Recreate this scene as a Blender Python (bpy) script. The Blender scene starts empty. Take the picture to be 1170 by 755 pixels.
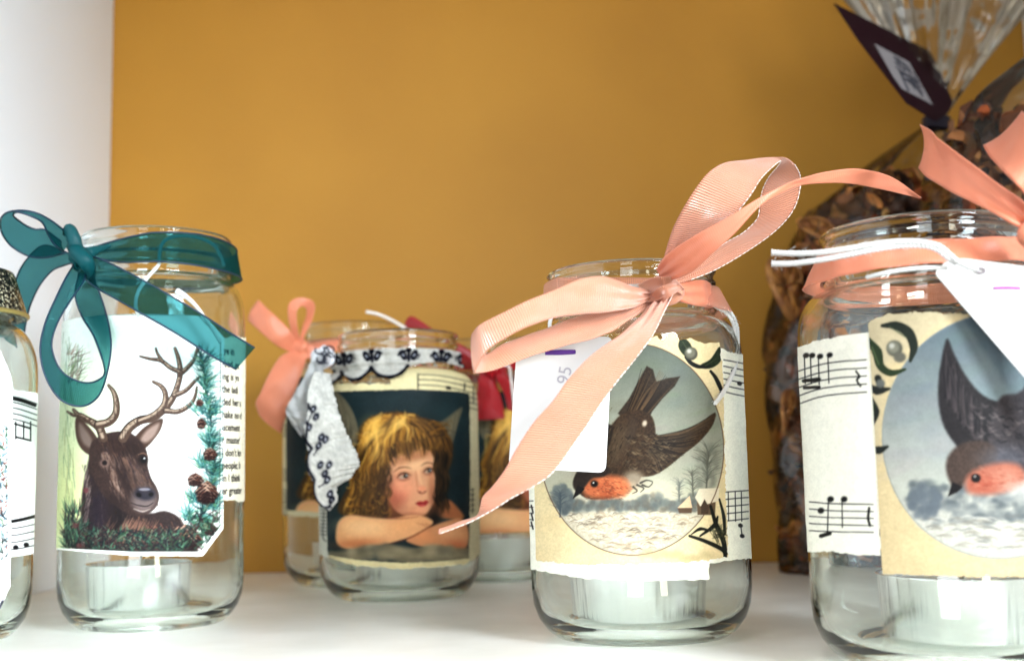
import bpy, bmesh, math, random
import numpy as np
from mathutils import Vector, Matrix
S = bpy.context.scene
COL = S.collection

# ---------------------------------------------------------------- camera (metres; shelf top is z = 0)
FPX, CAMH = 1350., .056
PITCH, ROLL = math.atan(162.5/1350), math.radians(1.2)
_F = np.array((0, math.cos(PITCH), math.sin(PITCH))); _U0 = np.array((0, -math.sin(PITCH), math.cos(PITCH))); _R0 = np.array((1., 0, 0))
_R = math.cos(ROLL)*_R0-math.sin(ROLL)*_U0; _U = math.sin(ROLL)*_R0+math.cos(ROLL)*_U0
_C = np.array((0, 0, CAMH))
cd = bpy.data.cameras.new('camera'); cam = bpy.data.objects.new('camera', cd); COL.objects.link(cam); S.camera = cam
cd.sensor_width = 36; cd.lens = FPX/1170*36; cd.clip_start = .01; cd.clip_end = 50
cam.matrix_world = Matrix(((_R[0], _U[0], -_F[0], _C[0]), (_R[1], _U[1], -_F[1], _C[1]), (_R[2], _U[2], -_F[2], _C[2]), (0, 0, 0, 1)))
cd.dof.use_dof = True; cd.dof.focus_distance = .385; cd.dof.aperture_fstop = 11.5

# ---------------------------------------------------------------- world and lamps
W = bpy.data.worlds.new('World'); S.world = W; W.use_nodes = True
W.node_tree.nodes['Background'].inputs[0].default_value = (.86, .92, 1, 1); W.node_tree.nodes['Background'].inputs[1].default_value = .11
def area(name, loc, target, sx, sy, power, col):
    l = bpy.data.lights.new(name, 'AREA'); l.shape = 'RECTANGLE'; l.size = sx; l.size_y = sy; l.energy = power; l.color = col
    o = bpy.data.objects.new(name, l); COL.objects.link(o); o.location = loc
    o.rotation_euler = (Vector(target)-Vector(loc)).to_track_quat('-Z', 'Y').to_euler(); return o
area('window_light', (.84, -.62, .56), (-.16, .5, .10), .5, .7, 40, (.82, .92, 1))
area('ceiling_lamp', (-.34, -.42, 1.30), (-.10, .35, 0), .30, .30, 12, (1, .98, .95))
area('low_window_light', (-.26, -1.05, .02), (-.02, .45, .02), .40, .8, 7.5, (.88, .94, 1))
area('room_lamp', (.40, -.75, .0), (.05, .45, .01), .14, .5, 3, (1, .90, .70))
S.view_settings.view_transform = 'Standard'; S.view_settings.look = 'None'; S.view_settings.exposure = .32; S.view_settings.gamma = 1
S.cycles.max_bounces = 24; S.cycles.transmission_bounces = 24; S.cycles.transparent_max_bounces = 24; S.cycles.glossy_bounces = 8; S.cycles.diffuse_bounces = 5
S.cycles.sample_clamp_indirect = 20; S.cycles.blur_glossy = 0
# ---------------------------------------------------------------- painter
# printed pictures are painted stroke by stroke into arrays and become the colour of fine label meshes
def smooth(pts, n=8, closed=False):
    p = np.array(pts, float)
    if closed: q = np.vstack([p[-1], p, p[0], p[1]])
    else: q = np.vstack([2*p[0]-p[1], p, 2*p[-1]-p[-2]])
    out = []
    for i in range(1, len(q)-2):
        for k in range(n):
            t = k/n
            out.append(.5*((2*q[i])+(-q[i-1]+q[i+1])*t+(2*q[i-1]-5*q[i]+4*q[i+1]-q[i+2])*t*t+(-q[i-1]+3*q[i]-3*q[i+1]+q[i+2])*t**3))
    if not closed: out.append(q[-2])
    return np.array(out)

def vnoise(h, w, cell, seed):
    r = np.random.RandomState(seed)
    gh, gw = int(h/cell)+3, int(w/cell)+3
    g = r.rand(gh, gw)
    y = np.arange(h)/cell; x = np.arange(w)/cell
    yi = y.astype(int); xi = x.astype(int)
    fy = (y-yi)[:, None]; fx = (x-xi)[None, :]
    fy = fy*fy*(3-2*fy); fx = fx*fx*(3-2*fx)
    a = g[yi][:, xi]; b = g[yi][:, xi+1]; c = g[yi+1][:, xi]; d = g[yi+1][:, xi+1]
    return (a*(1-fx)+b*fx)*(1-fy)+(c*(1-fx)+d*fx)*fy

def poly_sd(X, Y, P):
    # signed distance, negative inside
    d = np.full(X.shape, 1e9); ins = np.zeros(X.shape, bool)
    n = len(P)
    for i in range(n):
        ax, ay = P[i]; bx, by = P[(i+1) % n]
        ex, ey = bx-ax, by-ay
        wx, wy = X-ax, Y-ay
        t = np.clip((wx*ex+wy*ey)/(ex*ex+ey*ey+1e-12), 0, 1)
        d = np.minimum(d, (wx-ex*t)**2+(wy-ey*t)**2)
        if ay != by:
            c = ((ay > Y) != (by > Y)) & (X < ex*(Y-ay)/(by-ay)+ax)
            ins ^= c
    d = np.sqrt(d)
    return np.where(ins, -d, d)

class Art:
    def __init__(s, x0, y0, x1, y1, bg, sc=2.5, seed=1):
        s.x0, s.y0, s.sc = x0, y0, sc
        s.w, s.h = int((x1-x0)*sc), int((y1-y0)*sc)
        s.a = np.empty((s.h, s.w, 3)); s.a[:] = np.array(bg)/255.
        s.r = random.Random(seed); s.seed = seed
        s.T = lambda p: p
    def win(s, xa, ya, xb, yb):
        i0 = max(0, int((xa-s.x0)*s.sc)-2); i1 = min(s.w, int((xb-s.x0)*s.sc)+3)
        j0 = max(0, int((ya-s.y0)*s.sc)-2); j1 = min(s.h, int((yb-s.y0)*s.sc)+3)
        if i1 <= i0 or j1 <= j0: return None
        X, Y = np.meshgrid((np.arange(i0, i1)+.5)/s.sc+s.x0, (np.arange(j0, j1)+.5)/s.sc+s.y0)
        return slice(j0, j1), slice(i0, i1), X, Y
    def put(s, sl, m, col):
        r = s.a[sl[0], sl[1]]
        r += m[..., None]*(np.array(col)/255.-r)
    def poly(s, pts, col, soft=.5, alpha=1., sm=0, tex=0, col2=None, axis=None):
        P = smooth(pts, sm, True) if sm else np.array(pts, float)
        P = np.array([s.T(p) for p in P])
        w = s.win(P[:, 0].min()-soft*2, P[:, 1].min()-soft*2, P[:, 0].max()+soft*2, P[:, 1].max()+soft*2)
        if w is None: return
        X, Y = w[2], w[3]
        m = np.clip(.5-poly_sd(X, Y, P)/(2*soft), 0, 1)*alpha
        if col2 is not None:
            (ax, ay), (bx, by) = s.T(axis[0]), s.T(axis[1])
            t = np.clip(((X-ax)*(bx-ax)+(Y-ay)*(by-ay))/((bx-ax)**2+(by-ay)**2), 0, 1)[..., None]
            c = (np.array(col)*(1-t)+np.array(col2)*t)/255.
            r = s.a[w[0], w[1]]; r += m[..., None]*(c-r)
        else: s.put(w, m, col)
        if tex:
            n = vnoise(X.shape[0], X.shape[1], 5, s.r.randint(0, 999))-.5
            n += .6*(vnoise(X.shape[0], X.shape[1], 2.2, s.r.randint(0, 999))-.5)
            r = s.a[w[0], w[1]]; r *= 1+tex*n[..., None]*m[..., None]
    def stroke(s, pts, wd, col, alpha=1., soft=.4, sm=5):
        P = smooth(pts, sm) if sm and len(pts) > 2 else np.array(pts, float)
        P = np.array([s.T(p) for p in P])
        k = getattr(s, 'k', 1.)
        W = np.interp(np.linspace(0, 1, len(P)), np.linspace(0, 1, len(np.atleast_1d(wd))), np.atleast_1d(wd))*k/2
        mw = W.max()+soft
        w = s.win(P[:, 0].min()-mw, P[:, 1].min()-mw, P[:, 0].max()+mw, P[:, 1].max()+mw)
        if w is None: return
        X, Y = w[2], w[3]; d = np.full(X.shape, 1e9)
        for i in range(len(P)-1):
            ax, ay = P[i]; ex, ey = P[i+1]-P[i]
            t = np.clip(((X-ax)*ex+(Y-ay)*ey)/(ex*ex+ey*ey+1e-12), 0, 1)
            d = np.minimum(d, np.hypot(X-ax-ex*t, Y-ay-ey*t)-(W[i]*(1-t)+W[i+1]*t))
        s.put(w, np.clip(.5-d/(2*soft), 0, 1)*alpha, col)
    def blob(s, x, y, rx, ry, col, alpha=1., rot=0, soft=.35):
        (x, y) = s.T((x, y)); k = getattr(s, 'k', 1.); rx *= k; ry *= k
        R = max(rx, ry)*(1+soft)+1
        w = s.win(x-R, y-R, x+R, y+R)
        if w is None: return
        c, q = math.cos(rot), math.sin(rot)
        u = ((w[2]-x)*c+(w[3]-y)*q)/rx; v = (-(w[2]-x)*q+(w[3]-y)*c)/ry
        d = np.sqrt(u*u+v*v)
        m = np.clip((1+soft-d)/(2*soft), 0, 1); m = m*m*(3-2*m)
        s.put(w, m*alpha, col)
    def grain(s, amt, cell=3):
        n = vnoise(s.h, s.w, cell, s.seed+5)-.5+.5*(vnoise(s.h, s.w, cell*5, s.seed+6)-.5)
        s.a *= 1+amt*n[..., None]
        s.a = np.clip(s.a, 0, 1)
    def sample(s, X, Y):
        fx = np.clip((X-s.x0)*s.sc-.5, 0, s.w-1.001); fy = np.clip((Y-s.y0)*s.sc-.5, 0, s.h-1.001)
        i = fx.astype(int); j = fy.astype(int); u = (fx-i)[..., None]; v = (fy-j)[..., None]
        a = s.a
        i1 = np.minimum(i+1, s.w-1); j1 = np.minimum(j+1, s.h-1)
        return (a[j, i]*(1-u)+a[j, i1]*u)*(1-v)+(a[j1, i]*(1-u)+a[j1, i1]*u)*v

def jit(R, p, a): return (p[0]+R.uniform(-a, a), p[1]+R.uniform(-a, a))

def paint_robin(A):
    R = random.Random(4)
    A.poly([(590, 360), (870, 360), (870, 680), (590, 680)], (243, 226, 186), tex=.05)
    for _ in range(60):
        A.blob(R.uniform(600, 840), R.uniform(380, 650), R.uniform(8, 22), R.uniform(4, 12), R.choice([(232, 208, 160), (250, 236, 204), (238, 214, 170)]), .25, soft=.9)
    # roundel
    cx, cy, rx, ry = 722, 513, 105, 121
    circ = [(cx+rx*math.cos(t), cy+ry*math.sin(t)) for t in np.linspace(0, 2*math.pi, 72)[:-1]]
    A.poly(circ, (126, 134, 124), col2=(212, 208, 188), axis=((740, 395), (715, 560)))
    for _ in range(120):
        x, y = R.uniform(622, 822), R.uniform(400, 575)
        if ((x-cx)/rx)**2+((y-cy)/ry)**2 < .8:
            t = (y-400)/170
            c = (122+78*t+R.uniform(-12, 12), 130+66*t+R.uniform(-10, 10), 120+58*t+R.uniform(-12, 8))
            A.blob(x, y, R.uniform(8, 22), R.uniform(3, 8), c, .3, R.uniform(-.4, .1), soft=.9)
    def inside(x, y, m=.97): return ((x-cx)/rx)**2+((y-cy)/ry)**2 < m*m
    for x, y, a, b in ((690, 575, 30, 7), (760, 562, 26, 10), (725, 568, 26, 8)):
        A.blob(x, y, a, b, (226, 216, 190), .6, soft=.8)
    # snow field
    fld = [(x, 586+3*math.sin(x*.09)) for x in range(635, 818, 6)]+[(cx+rx*.985*math.cos(t), cy+ry*.985*math.sin(t)) for t in np.linspace(.72, math.pi-.72, 30)]
    A.poly(fld, (222, 212, 190), soft=1, tex=.12)
    for _ in range(520):
        x, y = R.uniform(630, 818), R.uniform(583, 634)
        if inside(x, y, .96):
            l = R.uniform(2, 9)
            A.stroke([(x-l, y+R.uniform(-1, 2)), (x, y-R.uniform(0, 2.5)), (x+l, y+R.uniform(-1, 2))], [.3, R.uniform(.8, 2.6), .3],
                     R.choice([(150, 132, 112), (176, 158, 134), (244, 238, 222), (236, 226, 206), (128, 116, 104), (206, 190, 162)]), .55)
    # hedges and misty trees
    for _ in range(300):
        x = R.uniform(628, 800); y = 582-R.uniform(0, 13)*(1+.4*math.sin(x*.12))
        if inside(x, y, .97):
            A.blob(x, y, R.uniform(2, 5), R.uniform(2, 5), R.choice([(132, 136, 132), (112, 120, 118), (150, 154, 146), (122, 116, 104)]), .5, soft=.6)
    for _ in range(150):
        a, r = R.uniform(0, 6.28), R.uniform(0, 1)**.5
        x, y = 641+13*r*math.cos(a), 571+17*r*math.sin(a)
        if inside(x, y, .97): A.blob(x, y, 3, 3, R.choice([(130, 138, 138), (144, 150, 146), (108, 116, 118)]), .45, soft=.6)
    def tree(bx, by, h, lean, n, col):
        for _ in range(n):
            t = R.uniform(.15, 1); ang = R.uniform(-1.2, 1.2); l = R.uniform(.12, .4)*h
            x0 = bx+lean*t*h; y0 = by-t*h*.8
            A.stroke([(x0, y0), (x0+math.sin(ang)*l*.5, y0-math.cos(ang)*l*.5), (x0+math.sin(ang*1.25)*l, y0-math.cos(ang)*l*.85)], [.9, .3], col, .55, sm=3)
        A.stroke([(bx, by), (bx+lean*h*.5, by-h*.45), (bx+lean*h, by-h*.8)], [2, .5], col, .8)
    tree(807, 560, 56, .05, 90, (104, 104, 92)); tree(792, 566, 34, -.05, 60, (122, 122, 110)); tree(776, 572, 26, 0, 40, (128, 130, 122)); tree(640, 590, 34, 0, 50, (96, 106, 112))
    for _ in range(90):
        x, y = R.uniform(796, 822), R.uniform(508, 560)
        if inside(x, y, .95): A.blob(x, y, 3, 3, (140, 142, 130), .25, soft=.8)
    # cottages
    A.poly([(796, 566), (818, 566), (817, 588), (797, 588)], (126, 106, 84)); A.poly([(794, 568), (799, 558), (822, 557), (821, 572), (800, 578)], (242, 230, 206))
    A.poly([(801, 578), (805, 570), (810, 579), (809, 587), (801, 587)], (98, 80, 66)); A.poly([(774, 580), (788, 566), (791, 580)], (240, 212, 178)); A.poly([(774, 580), (791, 580), (790, 586), (776, 586)], (120, 98, 78))
    # tail
    A.poly([(739, 418), (746, 422), (750, 436), (762, 432), (777, 430), (771, 441), (757, 455), (745, 470), (740, 482), (714, 480), (706, 472), (719, 455), (730, 434)], (74, 62, 50), soft=.8, tex=.3)
    for k in range(26):
        t = k/25; x1 = 733+t*40; y1 = 421+12*t+4*math.sin(t*9)
        if .3 < t < .5: y1 += 12
        A.stroke([(714+22*t, 477), ((714+22*t)*.5+x1*.5+1, 450+4*t), (x1, y1)], [1.6, 1, .3], R.choice([(60, 46, 34), (116, 92, 66), (42, 33, 27), (134, 108, 78)]), .65)
    # body
    body = [(712, 472), (730, 468), (745, 476), (749, 498), (744, 520), (734, 542), (724, 558), (706, 567), (684, 570), (668, 568), (658, 558), (656, 546), (664, 532), (682, 520), (692, 500), (700, 484)]
    A.poly(body, (80, 62, 46), soft=1, sm=4, tex=.35)
    A.blob(706, 505, 11, 22, (118, 100, 78), .6, .25, soft=.7); A.blob(722, 500, 7, 20, (88, 74, 60), .7, soft=.7)
    # far wing peeking at left
    A.poly([(700, 486), (672, 492), (648, 508), (640, 522), (668, 526), (690, 522)], (58, 48, 40), soft=1, sm=4, tex=.2)
    # near wing
    wing = [(733, 482), (741, 494), (757, 497), (775, 493), (798, 484), (817, 471), (815, 484), (806, 497), (795, 508), (778, 521), (762, 534), (746, 543), (728, 544), (712, 538), (718, 512)]
    A.poly(wing, (84, 66, 48), soft=.8, sm=3, tex=.3)
    for k in range(60):
        t = k/59.
        ex = 817*(1-t)+752*t+R.uniform(-2, 2); ey = 473*(1-t)+541*t+8*math.sin(t*3.1)
        sx = 740+12*(1-t)+R.uniform(-3, 3); sy = 500+18*t+R.uniform(-3, 3)
        A.stroke([(sx, sy), ((sx+ex)/2+2, (sy+ey)/2+4-5*t), (ex, ey)], [1.7, 1.3, .3], R.choice([(40, 33, 28), (110, 92, 70), (54, 45, 37), (128, 108, 84), (84, 70, 54)]), .6)
    for _ in range(170):
        x, y = R.uniform(712, 768), R.uniform(494, 538)
        if (x-712)*.35+494 < y+22 and y < 540-(x-745)*.6*(x > 745):
            A.stroke([(x, y), (x+3, y+2.2), (x+5.5, y+1)], [.5, 2, .4], R.choice([(44, 36, 30), (134, 116, 92), (92, 78, 62), (60, 50, 40), (150, 134, 108)]), .5, sm=3)
    for _ in range(140):
        x, y = R.gauss(704, 9), R.gauss(510, 16)
        A.stroke([(x, y), (x-2, y+4)], [1.2, .4], R.choice([(44, 36, 30), (128, 110, 86), (98, 84, 66)]), .45, sm=0)
    A.blob(736.5, 483.5, 2.6, 3.6, (226, 214, 194), .9, .3, soft=.6)
    # pale belly, breast and head
    A.blob(724, 548, 12, 10, (190, 178, 158), .8, soft=.6); A.blob(716, 558, 12, 8, (226, 206, 176), .7, soft=.6)
    A.poly([(670, 551), (684, 544), (700, 543), (713, 547), (719, 556), (714, 565), (700, 568), (680, 569), (669, 565), (666, 558)], (206, 128, 88), soft=3.6, sm=4)
    A.blob(708, 556, 9, 9, (224, 148, 104), .6, soft=.9); A.blob(694, 560, 8, 7, (160, 78, 50), .5, soft=.9)
    for _ in range(210):
        x, y = R.gauss(696, 13), R.gauss(557, 6)
        if 666 < x < 722 and 542 < y < 570:
            A.stroke([(x, y), (x+2.6, y+R.uniform(-.5, 2))], [1, .4], R.choice([(232, 160, 116), (160, 70, 40), (206, 112, 66), (236, 182, 138), (104, 54, 36), (80, 56, 44)]), .42, sm=0)
    A.poly([(656, 546), (666, 534), (684, 530), (698, 536), (690, 544), (676, 546), (668, 556), (661, 562), (655, 556)], (62, 50, 42), soft=1.2, sm=4, tex=.2)
    A.poly([(660, 554), (668, 558), (664, 563), (654.5, 569.5), (657, 562)], (40, 32, 28), soft=.5)
    A.blob(679, 552.5, 4.6, 4.2, (92, 62, 44), .9); A.blob(679, 552.5, 3.3, 3.1, (22, 17, 15), 1); A.blob(678, 551.3, .9, .9, (230, 225, 215), 1)
    for q in (((722, 556), (728, 562), (721, 566)), ((728, 553), (738, 558), (733, 564)), ((733, 550), (742, 546), (751, 548), (750, 553)), ((736, 553), (745, 556), (750, 552))):
        A.stroke([((a-736)*.75+734, (b-556)*.75+556) for a, b in q], [2.4, 1.4, .8], (84, 80, 72), .9)
    A.stroke(circ+[circ[0]], 1.1, (112, 84, 66), .8, sm=0)
    # mistletoe top right
    for leaf in ([(777, 388), (782, 386), (789, 393), (791, 402), (785, 408), (778, 402), (775, 395)], [(822, 396), (825, 402), (823, 413), (814, 420), (804, 421), (800, 417), (811, 411), (817, 403)]):
        A.poly(leaf, (58, 70, 48), soft=.6, sm=3, tex=.3)
    A.stroke([(784, 408), (790, 415), (800, 419), (812, 418)], [4, 5, 2], (40, 46, 44)); A.stroke([(812, 424), (818, 432), (824, 446), (822, 452)], [3, 5, 1], (34, 36, 34))
    A.stroke([(780, 390), (785, 399)], .8, (112, 124, 92), .8); A.stroke([(806, 418), (818, 410)], .8, (104, 116, 86), .8)
    A.blob(789.5, 404, 7.4, 7.4, (96, 96, 84), 1, soft=.15); A.blob(789, 403, 6, 6, (148, 146, 130), 1, soft=.4); A.blob(787.5, 401, 2.6, 2.4, (226, 224, 212), .95, soft=.6)
    # bough bottom right
    for q, w in ((((788, 612), (806, 618), (826, 628), (829, 638)), [3, 5, 4]), (((812, 578), (818, 598), (826, 616), (829, 632)), [3, 6, 5]), (((800, 612), (816, 600), (820, 590)), [2, 5, 2]), (((822, 570), (827, 590), (828, 610)), [2, 4, 3]), (((790, 610), (800, 604), (812, 606)), [1, 4, 2])):
        A.stroke(q, w, (40, 42, 34))
    for _ in range(26): A.stroke([jit(R, (818, 606), 9), jit(R, (822, 612), 10)], [.6, 1.4], R.choice([(84, 88, 66), (26, 28, 24), (110, 104, 78)]), .6, sm=0)
    for x in range(735, 812, 5): A.blob(x, 634+R.uniform(-4, 4)+(x-735)*.02, 5, 4, (196, 180, 138), .35, soft=.9)

def paint_deer(A):
    R = random.Random(7)
    A.poly([(55, 340), (275, 340), (275, 650), (55, 650)], (250, 252, 246))
    A.blob(75, 560, 34, 110, (206, 212, 150), .8, soft=.8); A.blob(80, 470, 26, 60, (196, 206, 176), .7, soft=.9); A.blob(92, 400, 34, 40, (222, 234, 230), .6, soft=.9)
    A.blob(175, 385, 70, 26, (232, 244, 242), .6, soft=.9); A.blob(120, 450, 20, 60, (238, 240, 200), .6, soft=.9); A.blob(205, 420, 30, 40, (228, 240, 240), .5, soft=.9)
    # tree stems and sprays at left
    for _ in range(90):
        x = R.uniform(72, 84); y = R.uniform(380, 620)
        A.stroke([(x, y), (x+R.uniform(-2, 4), y+R.uniform(10, 30))], [.6, 1.6, .5], R.choice([(70, 110, 84), (120, 146, 92), (90, 104, 76), (150, 140, 100), (58, 92, 90)]), .4, sm=0)
    for _ in range(60):
        x, y = R.uniform(76, 92), R.uniform(402, 440); a = R.uniform(-1.5, -.2)
        A.stroke([(x, y), (x+14*math.cos(a), y+14*math.sin(a))], [1.2, .3], R.choice([(122, 110, 96), (98, 124, 80), (150, 120, 110), (88, 82, 80)]), .6, sm=0)
    # body and neck
    dk = [(44, 36, 36), (70, 54, 50), (96, 74, 66), (32, 28, 34), (118, 96, 86), (58, 48, 62), (140, 120, 110)]
    A.poly([(108, 512), (98, 540), (93, 570), (92, 600), (90, 632), (215, 632), (212, 604), (204, 590), (188, 583), (170, 586), (150, 578), (130, 560)], (58, 44, 42), soft=1.4, sm=3, tex=.25)
    for _ in range(520):
        x, y = R.uniform(94, 208), R.uniform(525, 628)
        if x < 150 or y > 588:
            a = R.uniform(1.1, 2.0)-.9*(x > 150)
            A.stroke([(x, y), (x+4*math.cos(a), y+7*math.sin(a))], [1.6, .4], R.choice(dk+([(168, 92, 76), (140, 96, 70)] if x > 140 else [(58, 46, 70)])), .42, sm=0)
    A.blob(112, 585, 12, 26, (40, 34, 52), .5, soft=.9); A.blob(136, 590, 9, 26, (24, 20, 24), .55, .1, soft=.9)
    # ears
    A.poly([(88, 476), (86, 492), (90, 508), (99, 518), (110, 520), (113, 505), (104, 490)], (84, 64, 56), sm=4, soft=.8); A.poly([(91, 483), (91, 497), (97, 508), (106, 511), (103, 498)], (128, 112, 104), sm=4, soft=2)
    A.poly([(152, 503), (162, 490), (174, 482), (186, 478), (184, 490), (176, 502), (166, 512), (156, 514)], (84, 64, 54), sm=4, soft=.8); A.poly([(160, 503), (168, 491), (182, 483), (178, 496), (168, 505)], (158, 138, 128), sm=4, soft=2)
    # head
    A.poly([(108, 502), (124, 494), (146, 493), (160, 503), (168, 516), (169, 532), (173, 546), (179, 556), (182, 568), (177, 581), (163, 589), (147, 587), (134, 579), (120, 568), (108, 548), (102, 526), (103, 510)], (66, 50, 46), soft=1, sm=4, tex=.2)
    for _ in range(420):
        t = R.uniform(0, 1); u = R.uniform(-1, 1)
        x = 134+36*t+u*(24-13*t); y = 502+70*t+u*4
        A.stroke([(x, y), (x+2.2, y+5)], [1.4, .4], R.choice(dk+[(132, 96, 76)]), .45, sm=0)
    for _ in range(150):
        t = R.random(); x = 119+20*t+R.gauss(0, 3); y = 516+52*t
        A.stroke([(x, y), (x+2, y+6)], [1.6, .4], R.choice([(168, 148, 136), (138, 112, 98), (110, 84, 72)]), .35, sm=0)
        x = 142+12*t+R.gauss(0, 2.4); y = 522+40*t
        A.stroke([(x, y), (x+2, y+6)], [1.6, .4], R.choice([(156, 128, 110), (128, 100, 84), (96, 70, 58)]), .3, sm=0)
    A.blob(150, 512, 12, 9, (44, 30, 26), .7, soft=.8); A.blob(132, 508, 10, 8, (56, 38, 32), .6, soft=.8)
    A.blob(119, 529, 5, 4.5, (150, 124, 114), .7, soft=.6); A.blob(119.5, 528.5, 3, 2.8, (34, 26, 26), 1)
    A.blob(163, 525, 6.4, 6, (40, 28, 26), .9, soft=.5); A.blob(164, 525, 3.4, 3.6, (14, 10, 12), 1); A.blob(165, 523.4, 1, 1, (220, 220, 220), 1); A.stroke([(158, 519), (164, 517.5), (169, 521)], [.8, 1.6, .5], (150, 118, 98), .7)
    A.blob(164, 573, 13, 11, (150, 136, 134), .75, soft=.5); A.blob(165.5, 566, 14, 10, (112, 100, 98), .8, soft=.5); A.blob(165.5, 563.5, 12, 7.6, (50, 48, 58), 1, .1, soft=.35)
    A.blob(158.5, 565, 3.2, 2.4, (12, 10, 14), 1, .5); A.blob(172.5, 564.5, 2.8, 2.4, (12, 10, 14), 1, -.4); A.blob(165, 558.8, 6.5, 1.6, (170, 172, 186), .75)
    A.stroke([(150, 574), (158, 577), (168, 578), (175, 574)], [.6, 1.4, .6], (28, 22, 24)); A.stroke([(153, 581), (163, 584), (172, 581)], [1, 2, .6], (196, 184, 176), .7)
    for _ in range(260):
        x = R.gauss(150, 12); y = R.uniform(600, 624); A.stroke([(x, y), (x+R.uniform(3, 8), y-R.uniform(6, 14))], [1.6, .4], R.choice([(150, 112, 92), (120, 88, 76), (176, 140, 118), (92, 66, 58)]), .4, sm=0)
    for _ in range(120):
        t = R.random(); x, y = 96+3*math.sin(t*5)+R.uniform(0, 5), 535+85*t; A.stroke([(x, y), (x-2, y+7)], [1.3, .3], R.choice([(150, 134, 128), (110, 96, 96)]), .4, sm=0)
    A.blob(146, 547, 7, 16, (36, 26, 26), .5, -.4, soft=.9); A.blob(160, 545, 5, 14, (120, 98, 86), .5, -.35, soft=.9); A.blob(131, 572, 10, 8, (40, 30, 30), .5, .5, soft=.9)
    # antlers
    def horn(pts, w):
        w = [a*1.15 for a in w]; A.stroke(pts, [a+1.4 for a in w], (52, 40, 36)); A.stroke([(p[0]+.4, p[1]+.5) for p in pts], w, (98, 78, 66), .9); A.stroke([(p[0]-.8, p[1]-1) for p in pts], [a*.4 for a in w], (196, 178, 158), .85, soft=.9)
        P = smooth(pts, 7)
        for i in range(len(P)-1):
            if R.random() < .8:
                k = w[0]*.45*(1-i/len(P))+.6
                A.stroke([(P[i][0]+R.uniform(-k, k), P[i][1]+R.uniform(-k, k)), (P[i+1][0]+R.uniform(-k, k), P[i+1][1]+R.uniform(-k, k))], [1, .3], (50, 36, 30), .7, sm=0)
    horn([(118, 500), (113, 488), (103, 481), (92, 476), (84, 468)], [8, 7, 5, 2]); horn([(112, 485), (124, 482), (132, 473), (133, 460), (130, 448), (124, 440)], [7, 7, 5, 2])
    horn([(101, 479), (92, 474), (84, 474), (77, 470)], [4, 3, 1]); horn([(140, 500), (148, 488), (160, 480), (174, 477), (187, 468), (197, 455), (203, 440), (206, 425), (204, 410), (200, 398)], [9, 8, 7, 6, 5, 4, 2])
    horn([(160, 481), (176, 474), (187, 463), (189, 450), (184, 441), (175, 436)], [6, 6, 5, 4, 2]); horn([(190, 469), (203, 470), (215, 464), (222, 455), (225, 442)], [5, 4, 3, 1]); horn([(199, 452), (212, 446), (222, 436), (229, 430)], [4, 3, 1])
    horn([(205, 428), (214, 420), (222, 410), (225, 398)], [4, 3, 1]); horn([(206, 425), (195, 420), (184, 412), (172, 410), (160, 407)], [4, 3.5, 2.5, 1]); horn([(186, 413), (180, 404), (178, 398)], [2.5, 1]); horn([(224, 404), (228, 396)], [2, 1])
    # pine spray and cones at right
    gr = [(46, 110, 112), (78, 148, 138), (34, 84, 92), (120, 176, 160), (92, 132, 92), (26, 66, 70), (150, 196, 188)]
    for bx, by, n in ((236, 440, 46), (243, 470, 60), (228, 470, 30), (240, 505, 70), (246, 540, 60), (232, 530, 50), (222, 570, 50), (243, 578, 60), (236, 415, 20), (215, 590, 50), (232, 600, 60)):
        for _ in range(n):
            a = R.uniform(-2.9, -.2); l = R.uniform(9, 24); x, y = jit(R, (bx, by), 5)
            A.stroke([(x, y), (x+l*.5*math.cos(a), y+l*.5*math.sin(a)), (x+l*math.cos(a+.12), y+l*math.sin(a+.12))], [1.5, 1.1, .3], R.choice(gr), .62, sm=3)
    A.stroke([(222, 600), (236, 580), (246, 545), (243, 505), (240, 470), (234, 430), (228, 404)], [3, 2.4, 1.6, .8], (84, 62, 50), .8)
    for _ in range(520):
        t = R.random(); bx = np.interp(t, [0, .3, .6, 1], [226, 244, 241, 230]); by = 604-200*t; a = R.uniform(-3.3, .3); l = R.uniform(6, 17)
        A.stroke([(bx, by), (bx+l*.5*math.cos(a), by+l*.5*math.sin(a)), (bx+l*math.cos(a+.2), by+l*math.sin(a+.2)-2)], [1.4, 1, .3], R.choice(gr+[(14, 44, 48), (30, 66, 60), (20, 56, 60), (60, 90, 74)]), .7, sm=3)
    def cone(cx, cy, rx, ry, n):
        A.blob(cx, cy, rx, ry, (58, 36, 34), 1, soft=.3)
        for i in range(n*n*2):
            t = i/(n*n*2); a = i*2.4; r0 = .95*(1-t)**.5
            x, y = cx+rx*r0*math.cos(a), cy+ry*r0*math.sin(a); q = rx*(.24+.1*R.random())
            A.blob(x, y+q*.3, q*1.1, q*.8, (38, 22, 24), .8, soft=.4)
            A.stroke([(x-q, y+q*.1), (x, y-q*.55), (x+q, y+q*.15)], [.5, q*.6, .5], R.choice([(190, 150, 128), (160, 116, 94), (210, 178, 156), (128, 84, 66)]), .85, soft=.5, sm=3)
    cone(211, 616, 17, 14, 5); cone(238, 604, 8, 7, 3); cone(236, 563, 11, 12, 4); cone(223, 548, 8, 7, 3); cone(230, 484, 5, 6, 2); cone(240, 519, 7, 7, 3); cone(228, 460, 4, 4, 2)
    # undergrowth
    ug = [(22, 34, 40), (40, 70, 62), (70, 118, 96), (30, 24, 34), (84, 60, 58), (52, 88, 60), (110, 146, 120), (60, 34, 40)]
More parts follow.
